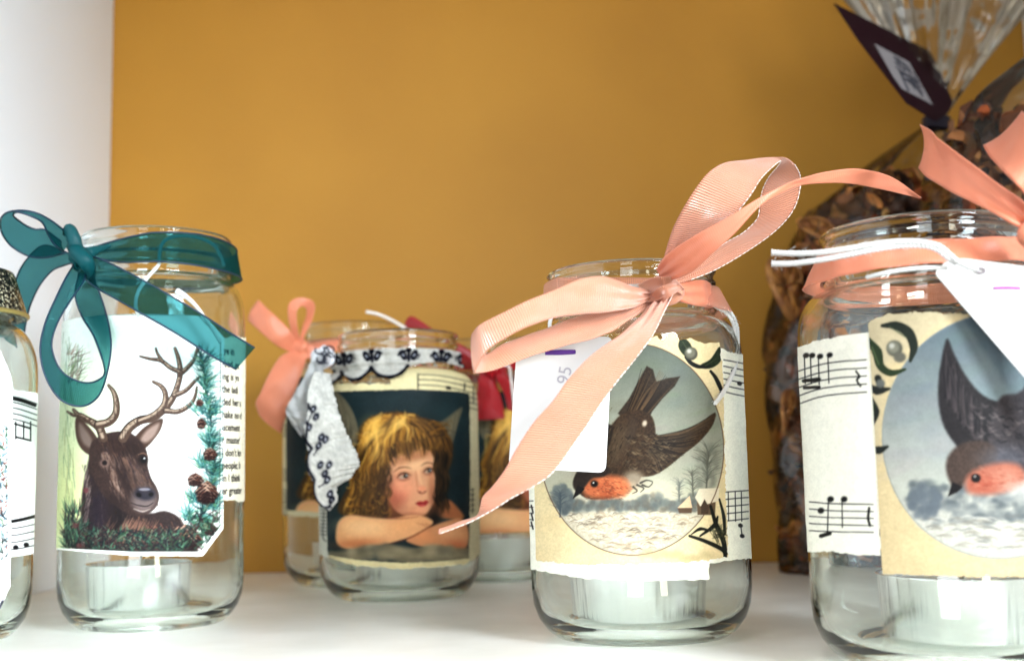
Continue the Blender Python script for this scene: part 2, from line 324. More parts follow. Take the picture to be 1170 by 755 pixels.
    for _ in range(900):
        x = R.uniform(72, 250); y = R.uniform(606, 632)-(14 if x < 100 else 0)*R.random()-(26*R.random() if x > 215 else 0); a = R.uniform(-2.8, -.3); l = R.uniform(4, 14)
        A.stroke([(x, y), (x+l*math.cos(a), y+l*math.sin(a)*.8)], [2.4, .4], R.choice(ug), .6, sm=0)
    for _ in range(90):
        x = R.uniform(73, 92); y = R.uniform(580, 625); a = R.uniform(-2.2, -.8)
        A.stroke([(x, y), (x+13*math.cos(a), y+15*math.sin(a))], [2, .4], R.choice(ug), .6, sm=0)
    for x, y in ((90, 623), (98, 560), (86, 600)): A.blob(x, y, 3, 3, (120, 60, 66), .7)
    # thin keyline and outer paper margin
    oct_ = [(70, 366), (103, 359.5), (226, 359.5), (252, 388), (251, 600), (229, 629), (150, 629), (70, 624)]
    A.stroke(oct_, .9, (58, 66, 58), .75, sm=0)
    A.poly([(60, 625.5), (150, 630), (229.5, 630), (252.5, 600.5), (262, 604), (236, 645), (60, 645)], (252, 252, 246))

def paint_cherub(A):
    R = random.Random(11)
    A.poly([(365, 430), (550, 430), (550, 650), (365, 650)], (36, 56, 60), tex=.18)
    for _ in range(80): A.blob(R.uniform(370, 545), R.uniform(440, 640), 14, 9, R.choice([(30, 46, 52), (46, 68, 70), (38, 58, 60), (26, 40, 44)]), .3, soft=.9)
    # wings
    A.poly([(381, 447), (392, 454), (402, 468), (408, 484), (410, 500), (402, 512), (394, 500), (386, 474)], (124, 118, 98), soft=1.2, sm=4)
    A.poly([(528, 465), (524, 482), (519, 500), (514, 512), (500, 498), (498, 487), (512, 476)], (110, 106, 88), soft=1.2, sm=4)
    for _ in range(70):
        t = R.random(); A.stroke([(384+24*t, 450+48*t), (390+16*t, 470+36*t)], [.5, 1.8], R.choice([(166, 160, 134), (92, 88, 74), (140, 132, 110)]), .5, sm=0)
        t = R.random(); A.stroke([(502+23*t, 488-20*t), (506+14*t, 502-12*t)], [.5, 1.6], R.choice([(150, 140, 112), (84, 84, 72), (128, 118, 94)]), .5, sm=0)
    # back hair in shade
    A.poly([(409, 498), (414, 484), (426, 475), (446, 470), (470, 472), (490, 482), (508, 492), (517, 506), (516, 528), (508, 548), (505, 572), (495, 590), (440, 592), (400, 590), (386, 583), (392, 566), (402, 548), (407, 524)], (88, 62, 30), soft=1.5, sm=4)
    # neck shade and shoulder
    A.poly([(500, 590), (502, 578), (510, 570), (520, 576), (530, 592)], (176, 116, 78), soft=1.5, sm=4); A.blob(496, 592, 8, 16, (26, 22, 20), .8, soft=.7)
    # face
    face = [(441, 541), (446, 526), (460, 514), (480, 508), (494, 518), (497, 541), (498, 554), (497, 568), (492, 580), (484, 588), (470, 591), (456, 586), (446, 575), (441, 560)]
    A.poly(face, (228, 178, 142), soft=1.2, sm=4)
    A.blob(458, 560, 14, 16, (232, 156, 128), .6, soft=.9); A.blob(456, 566, 8, 8, (222, 124, 104), .45, soft=.9); A.blob(474, 530, 15, 8, (244, 204, 164), .7, soft=.9); A.blob(462, 554, 12, 9, (242, 176, 142), .6, soft=.9); A.blob(446, 566, 6, 18, (176, 98, 72), .5, soft=.9)
    A.blob(493, 556, 4, 18, (196, 132, 98), .6, soft=.8); A.blob(476, 584, 12, 6, (214, 150, 116), .8, soft=.8); A.blob(480, 583, 6, 4, (240, 182, 146), .6, soft=.8); A.blob(466, 590, 16, 4, (130, 70, 50), .5, soft=.9)
    # features
    A.blob(461, 544, 8, 4.4, (172, 106, 82), .6, -.2, soft=.7); A.blob(489, 538, 6.4, 4.2, (168, 104, 80), .6, -.2, soft=.7)
    A.blob(461.5, 544.5, 5.4, 2.2, (196, 178, 160), .9, -.2, soft=.4); A.blob(463.5, 543.6, 2.7, 2.4, (44, 48, 46), 1, soft=.25); A.blob(464.5, 542.8, .8, .8, (240, 240, 240), 1)
    A.stroke([(453.5, 546), (457, 541.5), (463, 540), (469, 542.6)], [.6, 1.7, 1.7, .6], (70, 44, 32), .85); A.stroke([(456, 547.8), (462, 548.6), (468, 546.4)], [.3, .8, .3], (150, 84, 68), .8)
    A.blob(489.5, 538.5, 4.0, 2.0, (190, 172, 154), .9, -.2, soft=.4); A.blob(491, 537.6, 2.4, 2.2, (44, 48, 46), 1, soft=.25); A.blob(491.8, 536.9, .7, .7, (240, 240, 240), 1)
    A.stroke([(483.5, 539.5), (487, 535.6), (491, 534.6), (495, 536.6)], [.5, 1.6, 1.5, .5], (52, 32, 24)); A.stroke([(486, 541.6), (490, 542), (494, 540)], [.3, .8, .3], (150, 84, 68), .8)
    A.stroke([(450, 539), (456, 534.5), (464, 533.5), (470, 535)], [.6, 1.8, 1.5, .5], (112, 70, 44), .75); A.stroke([(481, 532), (486, 528.8), (492, 528.6), (496, 531)], [.5, 1.6, 1.4, .5], (112, 70, 44), .75)
    A.stroke([(478, 538), (480, 548), (484, 557)], [2, 2.4, 1.4], (244, 196, 158), .7, soft=1); A.stroke([(475, 539), (476, 549), (477, 556)], [1.6, 1.6, 1.6], (196, 120, 92), .5, soft=1.2)
    A.blob(482, 558, 4.6, 3.4, (238, 168, 134), .9, soft=.5); A.stroke([(476.5, 559.5), (479, 562.6), (484, 563), (487.4, 560)], [.8, 1.6, 1.6, .6], (164, 84, 64), .8)
    A.blob(480, 562, 1.2, .8, (96, 36, 30), .9); A.blob(485.4, 561.6, 1, .7, (96, 36, 30), .9)
    A.poly([(475, 574.6), (479.5, 572), (483, 572.6), (486.5, 571), (489.5, 573), (487, 577), (482.5, 578.6), (478.5, 577.6)], (184, 66, 64), soft=.6, sm=4); A.stroke([(474.4, 575), (479, 574.6), (484, 575.2), (490, 573)], [.4, .9, .4], (112, 34, 36)); A.blob(483, 577, 2.2, .8, (232, 124, 118), .8)
    A.blob(452, 578, 10, 12, (150, 84, 60), .5, .4, soft=.9); A.blob(470, 522, 26, 5, (168, 108, 70), .55, -.25, soft=.9); A.blob(496, 570, 5, 14, (150, 92, 66), .5, soft=.9)
    # hair flow
    tones = [(208, 158, 66), (228, 184, 92), (176, 126, 46), (146, 100, 38), (240, 204, 124), (120, 82, 34)]
    dark = [(62, 42, 24), (90, 62, 30), (44, 32, 22), (124, 90, 42)]
    for _ in range(700):
        t = R.random()
        # crown fall to the left
        s0 = (452+R.uniform(-14, 10), 474+R.uniform(-1, 6)); e = (411+R.uniform(-4, 34), 520+R.uniform(-14, 22))
        m = ((s0[0]+e[0])/2-9+8*t, (s0[1]+e[1])/2-9)
        if R.random() < .55: A.stroke([s0, m, e], [.7, 1.9, .6], R.choice(tones), .5, sm=4)
        # fringe sweep
        s0 = (458+R.uniform(-10, 10), 475+R.uniform(-1, 8)); f = R.uniform(0, 1); e = (444+54*f, 519+R.uniform(-7, 5)-11*f)
        m = ((s0[0]+e[0])/2+4+R.uniform(-4, 4), (s0[1]+e[1])/2-7)
        if R.random() < .5: A.stroke([s0, m, e], [.7, 1.9, .5], R.choice(tones if R.random() < .75-.35*f else dark), .5, sm=4)
    for _ in range(520):
        y = R.uniform(504, 562); x = 408+R.uniform(-4, 30)*(1 if y < 545 else .9)-max(0, y-540)*.35
        ph = R.uniform(0, 6)
        A.stroke([(x, y), (x-3+2.4*math.sin(y*.16+x*.05), y+9), (x-4+2.4*math.sin(y*.16+x*.05+1.5), y+18), (x-7+2*math.sin(y*.16+x*.05+3), y+27)], [.5, 2, 1.6, .4], R.choice(tones[1:4]+dark+[(196, 150, 70)]), .5, sm=3)
    for _ in range(170):
        x, y = R.uniform(424, 446), R.uniform(528, 584); A.stroke([(x, y), (x+2, y+6), (x-1, y+12)], [.6, 1.8, .5], R.choice(dark+[(150, 108, 48)]), .55, sm=3)
    for _ in range(230):
        f = R.random(); s0 = (470+R.uniform(-5, 14), 476+R.uniform(0, 9)); e = (494+22*f+R.uniform(-3, 3), 500+R.uniform(0, 22))
        A.stroke([s0, ((s0[0]+e[0])/2+6, (s0[1]+e[1])/2-6), e], [.6, 1.9, .4], R.choice(dark+tones[2:4]), .55, sm=4)
    for _ in range(200):
        x, y = R.uniform(496, 512), R.uniform(510, 572); A.stroke([(x, y), (x+2*math.sin(y*.2), y+7), (x+1+2*math.sin(y*.2+1.5), y+15)], [.6, 2, .5], R.choice([(30, 24, 20), (54, 40, 26), (80, 58, 32), (20, 20, 20), (110, 80, 42)]), .5, sm=3)
    for _ in range(150):
        f = R.random(); x = 442+56*f; y = 524-14*f+3*math.sin(f*19)+R.uniform(-6, 2)
        A.stroke([(x-2, y-10), (x+R.uniform(-2, 2), y-3), (x+R.uniform(2, 7)*(.8-f), y+R.uniform(2, 7))], [1.2, 1.3, .3], R.choice(dark+[(170, 122, 56), (146, 100, 42)]), .55, sm=3)
    # loose curls lifting off the crown and falling at the cheek
    for _ in range(120):
        a = R.uniform(-2.9, -.2); x, y = 458+48*math.cos(a)*R.uniform(.86, 1.06), 514+40*math.sin(a)*R.uniform(.92, 1.06); b = a+1.6*R.choice((-1, 1))
        A.stroke([(x, y), (x+6*math.cos(b), y+5*math.sin(b)), (x+11*math.cos(b+.8), y+8*math.sin(b+.8))], [1.5, 1.2, .3], R.choice(tones if x < 480 else dark+tones[2:4]), .6, sm=4)
    for k in range(46):
        x, y = R.uniform(398, 442), R.uniform(535, 580); r0 = R.uniform(3, 6)
        A.stroke([(x+r0*math.cos(q), y+r0*.9*math.sin(q)+q*1.3) for q in np.linspace(R.uniform(0, 2), R.uniform(2.6, 4.2), 7)], [.5, 1.8, .4], R.choice(tones[:4]+dark[:2]), .6, sm=3)
    for k in range(16):   # locks swept off the crown
        t = k/15; x0, y0 = 450+16*math.sin(k*2.1), 474+3*math.cos(k*1.3); x1, y1 = 412+22*t+6*math.sin(k*1.7), 520+10*math.cos(k*2.3)
        A.stroke([(x0, y0), (x0-14+10*t, y0+12), (x1+4, y1-14), (x1-3, y1)], [1, 3.2, 3, .6], dark[k % 4] if k % 3 == 0 else (246, 206, 118), .42, soft=1.1, sm=5)
    for k in range(12):
        t = k/11; A.stroke([(466+10*t, 476), (480+12*t, 486+4*math.sin(k)), (492+14*t, 502+5*math.cos(k*1.9)), (490+16*t, 514)], [1, 3, 2.4, .6], dark[k % 3] if k % 2 else (190, 142, 66), .5, soft=1, sm=5)
    A.blob(430, 490, 15, 11, (240, 198, 108), .38, .6, soft=.9); A.blob(455, 482, 8, 5, (250, 216, 136), .4, soft=.9); A.blob(420, 560, 14, 18, (60, 42, 24), .35, soft=.9); A.blob(440, 540, 7, 20, (54, 36, 22), .35, soft=.9)
    for _ in range(26):
        x, y = R.uniform(486, 512), R.uniform(484, 500); A.stroke([(x, y), (x+6, y-R.uniform(0, 5)), (x+R.uniform(9, 15), y+R.uniform(-3, 4))], [1.3, .9, .2], R.choice(dark+tones[2:4]), .6, sm=4)
    # arms
    A.poly([(464, 616), (478, 606), (496, 600), (514, 594), (527, 592), (535, 604), (534, 622), (522, 635), (508, 632), (490, 626), (474, 622)], (208, 150, 108), soft=1.2, sm=4)
    A.blob(516, 608, 15, 10, (234, 182, 138), .7, .4, soft=.9); A.blob(524, 626, 12, 8, (190, 104, 70), .6, .4, soft=.9); A.blob(484, 612, 12, 5, (226, 160, 112), .7, .2, soft=.9)
    A.poly([(384, 606), (388, 594), (400, 588), (424, 591), (448, 592), (470, 588), (486, 590), (495, 596), (488, 603), (472, 612), (450, 619), (424, 626), (398, 627), (385, 620)], (228, 176, 130), soft=1.2, sm=4)
    A.blob(415, 602, 26, 9, (246, 206, 160), .7, .05, soft=.9); A.blob(408, 621, 24, 5, (186, 112, 72), .6, -.05, soft=.9); A.blob(458, 600, 14, 6, (238, 182, 132), .7, -.2, soft=.9)
    A.stroke([(428, 625), (450, 620), (470, 613), (488, 603), (496, 598)], [1, 1.8, 1.6, .8], (104, 52, 34), .7, soft=.8); A.stroke([(440, 592), (460, 592), (478, 590)], [1, 1.5, .6], (150, 84, 56), .6, soft=.8)
    for dx in (0, 5, 10): A.stroke([(476+dx, 597), (484+dx*.8, 600), (488+dx*.5, 603)], [.5, .9, .4], (168, 100, 68), .6)
    # cloud
    for _ in range(300):
        x = R.uniform(372, 540); y = R.uniform(629, 642)+4*math.sin(x*.07)-(5 if 440 < x < 500 else 0)
        A.blob(x, y, R.uniform(4, 11), R.uniform(2, 5), R.choice([(142, 132, 106), (164, 152, 124), (118, 112, 92), (176, 164, 138), (100, 98, 84)]), .45, soft=.8)

def paint_roundel_close(A):
    # the same print on the nearest jar: bird turned more upright inside its roundel
    R = random.Random(9)
    A.poly([(960, 340), (1260, 340), (1260, 690), (960, 690)], (236, 218, 178), tex=.05)
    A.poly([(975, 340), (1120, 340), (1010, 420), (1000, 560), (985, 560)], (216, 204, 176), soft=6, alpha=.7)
    cx, cy, rx, ry = 1142, 498, 134, 140
    circ = [(cx+rx*math.cos(t), cy+ry*math.sin(t)) for t in np.linspace(0, 2*math.pi, 72)[:-1]]
    A.poly(circ, (122, 136, 144), col2=(212, 212, 200), axis=((1120, 370), (1080, 570)))
    for _ in range(110):
        x, y = R.uniform(1020, 1260), R.uniform(380, 560)
        if ((x-cx)/rx)**2+((y-cy)/ry)**2 < .8:
            t = (y-370)/190; A.blob(x, y, R.uniform(12, 30), R.uniform(4, 10), (122+78*t+R.uniform(-10, 14), 136+66*t+R.uniform(-8, 12), 142+54*t), .3, R.uniform(-.5, .1), soft=.9)
    A.blob(1140, 440, 26, 60, (160, 176, 180), .5, .5, soft=.9)
    def ins(x, y): return ((x-cx)/rx)**2+((y-cy)/ry)**2 < .94
    A.poly([(1030, 572), (1060, 566), (1100, 570), (1270, 566), (1250, 610), (1190, 634), (1130, 637), (1080, 622), (1048, 600)], (222, 220, 208), soft=2, tex=.1)
    for _ in range(240):
        x, y = R.uniform(1038, 1180), R.uniform(556, 596)
        if ins(x, y): A.blob(x, y-5*(x < 1065), R.uniform(3, 8), R.uniform(2, 6), R.choice([(124, 132, 136), (152, 158, 158), (104, 112, 116), (206, 206, 196)]), .4, soft=.7)
    for _ in range(90):
        x, y = R.uniform(1060, 1180), R.uniform(590, 632)
        if ins(x, y): A.stroke([(x-10, y), (x, y-2), (x+10, y+1)], [.5, 3, .5], R.choice([(170, 164, 150), (240, 236, 224), (150, 150, 146)]), .5)
    for _ in range(120):
        a, r = R.uniform(0, 6.28), R.random()**.5; x, y = 1056+18*r*math.cos(a), 572+20*r*math.sin(a)
        if ins(x, y): A.blob(x, y, 4, 4, (130, 138, 144), .4, soft=.6)
    dk = [(44, 42, 46), (66, 62, 64), (92, 84, 84), (34, 32, 38), (124, 112, 112)]
    wing = [(1081, 388), (1090, 404), (1104, 430), (1124, 452), (1150, 462), (1176, 470), (1176, 530), (1150, 540), (1116, 528), (1092, 508), (1076, 480), (1072, 440)]
    A.poly(wing, (62, 58, 60), soft=1.6, sm=4, tex=.2)
    for _ in range(160):
        t = R.random(); x0 = 1074+t*44+R.uniform(-3, 3); y0 = 400+t*62
        A.stroke([(x0+6, y0+52), (x0+R.uniform(-2, 8), y0+26), (x0+4, y0+R.uniform(-4, 10))], [2.8, 2, .5], R.choice(dk), .5)
    A.poly([(1140, 458), (1168, 446), (1200, 400), (1230, 420), (1200, 500), (1170, 540), (1130, 530)], (88, 82, 84), soft=2, sm=4, tex=.2)
    for _ in range(190):
        x, y = R.uniform(1104, 1190), R.uniform(458, 535)
        A.stroke([(x, y), (x+4, y+4), (x+9, y+3)], [.8, 3.4, .6], R.choice(dk+[(150, 138, 136), (170, 158, 154)]), .42, sm=3)
    A.poly([(1084, 520), (1100, 506), (1126, 504), (1140, 516), (1132, 536), (1108, 546), (1094, 560), (1086, 552), (1081, 536)], (98, 82, 74), soft=2.2, sm=4, tex=.25)
    A.blob(1150, 524, 26, 14, (124, 124, 132), .7, soft=.8)
    A.poly([(1104, 546), (1120, 534), (1146, 528), (1166, 532), (1172, 548), (1156, 560), (1128, 565), (1106, 562)], (202, 136, 114), soft=3.8, sm=4)
    A.blob(1150, 546, 12, 10, (224, 170, 148), .7, soft=.8); A.blob(1124, 552, 12, 8, (186, 84, 62), .45, soft=.9)
    for _ in range(160):
        x, y = R.gauss(1136, 18), R.gauss(548, 7)
        if 1104 < x < 1172 and 532 < y < 564: A.stroke([(x, y), (x+4, y+1)], [1.4, .4], R.choice([(228, 172, 146), (160, 84, 64), (206, 132, 108)]), .45, sm=0)
    A.poly([(1088, 550), (1100, 556), (1094, 562), (1083, 567)], (36, 32, 34), soft=.9); A.blob(1115, 546, 5.4, 5, (30, 24, 24), 1, soft=.3); A.blob(1114, 544, 1.2, 1.2, (225, 220, 215), .9)
    A.blob(1180, 560, 26, 10, (240, 236, 226), .8, soft=.8)
    A.stroke(circ+[circ[0]], 1.4, (170, 176, 172), .8, sm=0)
    # leaves and berries
    A.stroke([(1008, 372), (1024, 372), (1038, 380), (1044, 396), (1040, 412)], [4, 10, 12, 10, 4], (58, 66, 56)); A.stroke([(992, 388), (1002, 402), (1006, 418), (1018, 426), (1034, 422)], [6, 12, 9, 8, 3], (66, 82, 56))
    A.stroke([(996, 396), (1004, 416)], 2, (120, 134, 96), .7); A.stroke([(1016, 373), (1036, 386)], 1.6, (110, 122, 96), .7)
    A.blob(1022, 398, 9, 9, (104, 104, 92), 1, soft=.2); A.blob(1021, 397, 7, 7, (160, 158, 142), 1, soft=.5); A.blob(1019, 395, 3, 3, (220, 218, 206), .9, soft=.6)
    A.blob(1028, 408, 7, 6, (130, 128, 116), 1, soft=.3)
    for q, w in ((((992, 440), (1002, 446), (1016, 444)), [4, 10, 3]), (((994, 452), (1000, 470), (996, 486)), [3, 10, 4]), (((1003, 432), (1008, 446)), [8, 6]), (((992, 512), (1004, 514), (1014, 510)), [4, 9, 3])): A.stroke(q, w, (56, 60, 54), soft=.8)
    A.blob(1006, 438, 5, 5, (130, 132, 126), 1); A.stroke([(998, 462), (997, 484)], 2, (96, 116, 70), .8)
# ---------------------------------------------------------------- geometry helpers
def P(px, py, d):
    # the point at depth d (distance along the shelf's depth) seen at a photo position
    v = _F+(px-585)/FPX*_R+(377.5-py)/FPX*_U
    return _C+v*(d/v[1])
def proj(X):
    v = X-_C; z = v@_F
    return 585+FPX*(v@_R)/z, 377.5-FPX*(v@_U)/z
def lin(c): c = np.asarray(c, float); return np.where(c <= .04045, c/12.92, ((c+.055)/1.055)**2.4)
def L(r, g, b): return tuple(float(x) for x in lin(np.array((r, g, b))/255.))+(1,)

def tag(o, label=None, cat=None, group=None, kind=None):
    for k, v in (('label', label), ('category', cat), ('group', group), ('kind', kind)):
        if v: o[k] = v
    return o
def empty(name, loc):
    o = bpy.data.objects.new(name, None); COL.objects.link(o); o.location = Vector(loc); o.empty_display_size = .01; return o
def mesh(name, V, Fc, mat, parent=None, smooth_=True, colors=None, uv=None):
    me = bpy.data.meshes.new(name); me.from_pydata([tuple(v) for v in V], [], [tuple(int(i) for i in f) for f in Fc]); me.update()
    if smooth_: me.polygons.foreach_set('use_smooth', [True]*len(me.polygons))
    if colors is not None:
        a = me.color_attributes.new('print', 'FLOAT_COLOR', 'POINT')
        c = np.ones((len(V), 4), np.float32); c[:, :3] = lin(colors); a.data.foreach_set('color', c.ravel())
    if uv is not None:
        u = me.uv_layers.new(name='uv'); idx = np.empty(len(me.loops), int); me.loops.foreach_get('vertex_index', idx)
        u.data.foreach_set('uv', np.asarray(uv, np.float32)[idx].ravel())
    me.materials.append(mat)
    o = bpy.data.objects.new(name, me); COL.objects.link(o)
    if parent is not None:
        o.parent = parent
        M = Matrix.Identity(4); q = parent
        while q is not None: M = Matrix.Translation(q.location) @ M; q = q.parent
        me.transform(M.inverted())      # vertices were given in world space
    return o
class Geo:
    def __init__(s): s.V, s.F = [], []
    def add(s, V, F):
        n = len(s.V); s.V += [tuple(v) for v in V]; s.F += [tuple(i+n for i in f) for f in F]
    def tube(s, pts, r, k=8, sm=6):
        Pn = smooth(pts, sm) if sm and len(pts) > 2 else np.array(pts, float)
        n = len(Pn); rr = np.interp(np.linspace(0, 1, n), np.linspace(0, 1, len(np.atleast_1d(r))), np.atleast_1d(r))
        up = np.array((.13, .2, .97)); V = []
        for i in range(n):
            t = Pn[min(i+1, n-1)]-Pn[max(i-1, 0)]; t = t/(np.linalg.norm(t)+1e-12)
            a = np.cross(t, up); a /= np.linalg.norm(a)+1e-9; b = np.cross(t, a); up = -b if False else up
            for j in range(k):
                q = 2*math.pi*j/k; V.append(Pn[i]+rr[i]*(a*math.cos(q)+b*math.sin(q)))
        F = [(i*k+j, i*k+(j+1) % k, (i+1)*k+(j+1) % k, (i+1)*k+j) for i in range(n-1) for j in range(k)]
        F += [tuple(range(k))[::-1], tuple((n-1)*k+j for j in range(k))]
        s.add(V, F)
    def cord(s, pts, r, n=10, ply=3, pitch=.0032, fuzz=1):
        # a twisted cotton string: plies wound round each other, with stray fibres
        q = smooth(pts, n); d = np.r_[0, np.cumsum(np.linalg.norm(np.diff(q, axis=0), axis=1))]; N = max(12, int(d[-1]/.0004)); t = np.linspace(0, d[-1], N)
        c = np.stack([np.interp(t, d, q[:, i]) for i in range(3)], -1); tg = np.gradient(c, axis=0); tg /= np.linalg.norm(tg, axis=1)[:, None]
        a = np.cross(tg, (.2, .3, .93)); a /= np.linalg.norm(a, axis=1)[:, None]+1e-9; b = np.cross(tg, a)
        for k in range(ply):
            ph = 2*math.pi*(t/pitch+k/ply); s.tube(c+r*.5*(a*np.cos(ph)[:, None]+b*np.sin(ph)[:, None]), r*.56, 6, 0)
        R = random.Random(N)
        for _ in range(int(d[-1]*900*fuzz)):
            i = R.randrange(N); u = R.uniform(0, 6.28); v = a[i]*math.cos(u)+b[i]*math.sin(u)
            s.tube([c[i]+v*r*.8, c[i]+v*r*(1.6)+tg[i]*r*.8, c[i]+v*r*R.uniform(1.6, 2.6)+tg[i]*r*R.uniform(.5, 2.6)], .00004, 3, 0)
    def blob(s, c, r, seed=0, rough=.15, n=10):
        R = random.Random(seed); V, F = [], []; ph = [R.uniform(0, 6) for _ in range(6)]
        for i in range(n+1):
            th = math.pi*i/n
            for j in range(2*n):
                q = math.pi*j/n
                k = 1+rough*(math.sin(3*q+ph[0])*math.sin(2*th+ph[1])+.6*math.sin(5*q+ph[2]+th*3))
                V.append((c[0]+r[0]*k*math.sin(th)*math.cos(q), c[1]+r[1]*k*math.sin(th)*math.sin(q), c[2]+r[2]*k*math.cos(th)))
        m = 2*n
        for i in range(n):
            for j in range(m): F.append((i*m+j, (i+1)*m+j, (i+1)*m+(j+1) % m, i*m+(j+1) % m))
        s.add(V, F)
    def lathe(s, prof, c, n=96, closed=True):
        V = [(c[0]+r*math.sin(2*math.pi*j/n), c[1]-r*math.cos(2*math.pi*j/n), c[2]+z) for r, z in prof for j in range(n)]
        m = len(prof); F = []
        for i in range(m if closed else m-1):
            for j in range(n): F.append((i*n+j, i*n+(j+1) % n, ((i+1) % m)*n+(j+1) % n, ((i+1) % m)*n+j))
        s.add(V, F)
    def out(s, name, mat, parent=None, **k): return mesh(name, s.V, s.F, mat, parent, **k)

# ---------------------------------------------------------------- materials
def mat(name, base=(.8, .8, .8, 1), rough=.5, **k):
    m = bpy.data.materials.new(name); m.use_nodes = True; b = m.node_tree.nodes['Principled BSDF']
    b.inputs['Base Color'].default_value = base; b.inputs['Roughness'].default_value = rough
    for a, v in k.items(): b.inputs[a.replace('_', ' ')].default_value = v
    return m
def nd(m, t, **k):
    n = m.node_tree.nodes.new(t)
    for a, v in k.items(): setattr(n, a, v)
    return n
def lk(m, a, b): m.node_tree.links.new(a, b)
def bump(m, scale, strength, dist=.0005, detail=4, coord='Object', node=None):
    b = node or m.node_tree.nodes['Principled BSDF']
    tc = nd(m, 'ShaderNodeTexCoord'); n = nd(m, 'ShaderNodeTexNoise'); n.inputs['Scale'].default_value = scale; n.inputs['Detail'].default_value = detail
    bp = nd(m, 'ShaderNodeBump'); bp.inputs['Strength'].default_value = strength; bp.inputs['Distance'].default_value = dist
    lk(m, tc.outputs[coord], n.inputs['Vector']); lk(m, n.outputs[0], bp.inputs['Height']); lk(m, bp.outputs[0], b.inputs['Normal']); return n
def vary(m, c1, c2, scale, detail=3, sock='Base Color', coord='Object', lo=.35, hi=.65):
    b = m.node_tree.nodes['Principled BSDF']
    tc = nd(m, 'ShaderNodeTexCoord'); n = nd(m, 'ShaderNodeTexNoise'); n.inputs['Scale'].default_value = scale; n.inputs['Detail'].default_value = detail
    r = nd(m, 'ShaderNodeValToRGB'); r.color_ramp.elements[0].color = c1; r.color_ramp.elements[1].color = c2
    r.color_ramp.elements[0].position = lo; r.color_ramp.elements[1].position = hi
    lk(m, tc.outputs[coord], n.inputs['Vector']); lk(m, n.outputs[0], r.inputs[0]); lk(m, r.outputs[0], b.inputs[sock])

M = {}
M['wall'] = mat('ochre_paint', (.62, .30, .035, 1), .6); vary(M['wall'], (.45, .202, .011, 1), (.49, .226, .014, 1), 9); bump(M['wall'], 800, .6, .0004, 3)
M['side'] = mat('white_panel', (.84, .88, .93, 1), .45); bump(M['side'], 500, .12, .0003)
M['shelf'] = mat('white_shelf', (.80, .78, .75, 1), .32); vary(M['shelf'], (.74, .72, .66, 1), (.84, .82, .77, 1), 26, 8); bump(M['shelf'], 260, .08, .0004)
def glassmat(name, col, bsc):
    m = bpy.data.materials.new(name); m.use_nodes = True; nt = m.node_tree; nt.nodes.remove(nt.nodes['Principled BSDF'])
    g = nd(m, 'ShaderNodeBsdfGlass'); g.inputs['Color'].default_value = col; g.inputs['Roughness'].default_value = .0; g.inputs['IOR'].default_value = 1.47
    bump(m, bsc, .35, .0006, 1, node=g); lk(m, g.outputs[0], nt.nodes['Material Output'].inputs[0]); return m
M['glass'] = glassmat('clear_jar_glass', (.975, .992, .978, 1), 55)
M['alu'] = mat('aluminium', (.93, .93, .94, 1), .27, Metallic=1.); _n = bump(M['alu'], 1, .9, .0014, 3); _m = nd(M['alu'], 'ShaderNodeMapping'); _m.inputs['Scale'].default_value = (170, 170, 9); lk(M['alu'], _n.inputs['Vector'].links[0].from_socket, _m.inputs['Vector']); lk(M['alu'], _m.outputs[0], _n.inputs['Vector'])
M['wax'] = mat('white_wax', (.86, .85, .80, 1), .45, Subsurface_Weight=.3, Subsurface_Radius=(.004, .004, .003))
M['wick'] = mat('cotton_wick', (.75, .72, .66, 1), .9)
def printmat(name, rough, spec=.3):
    m = mat(name, rough=rough); b = m.node_tree.nodes['Principled BSDF']; a = nd(m, 'ShaderNodeVertexColor', layer_name='print')
    lk(m, a.outputs[0], b.inputs['Base Color']); b.inputs['Specular IOR Level'].default_value = spec; bump(m, 130, .45, .0010, 5); return m
M['print'] = printmat('printed_paper', .55, .12); M['lace'] = printmat('embroidered_cotton', .9, .1)
M['card'] = mat('white_card', (.74, .73, .71, 1), .55); bump(M['card'], 600, .1, .0002)
M['ink'] = mat('black_ink', (.02, .02, .025, 1), .6); M['purple'] = mat('purple_felt_pen', (.09, .015, .25, 1), .6); M['pencil'] = mat('grey_pencil', (.42, .40, .44, 1), .6); M['pinkpen'] = mat('magenta_pen', (.55, .08, .5, 1), .6)
M['string'] = mat('white_cotton_string', (.72, .71, .68, 1), .85); bump(M['string'], 1800, .6, .0004)
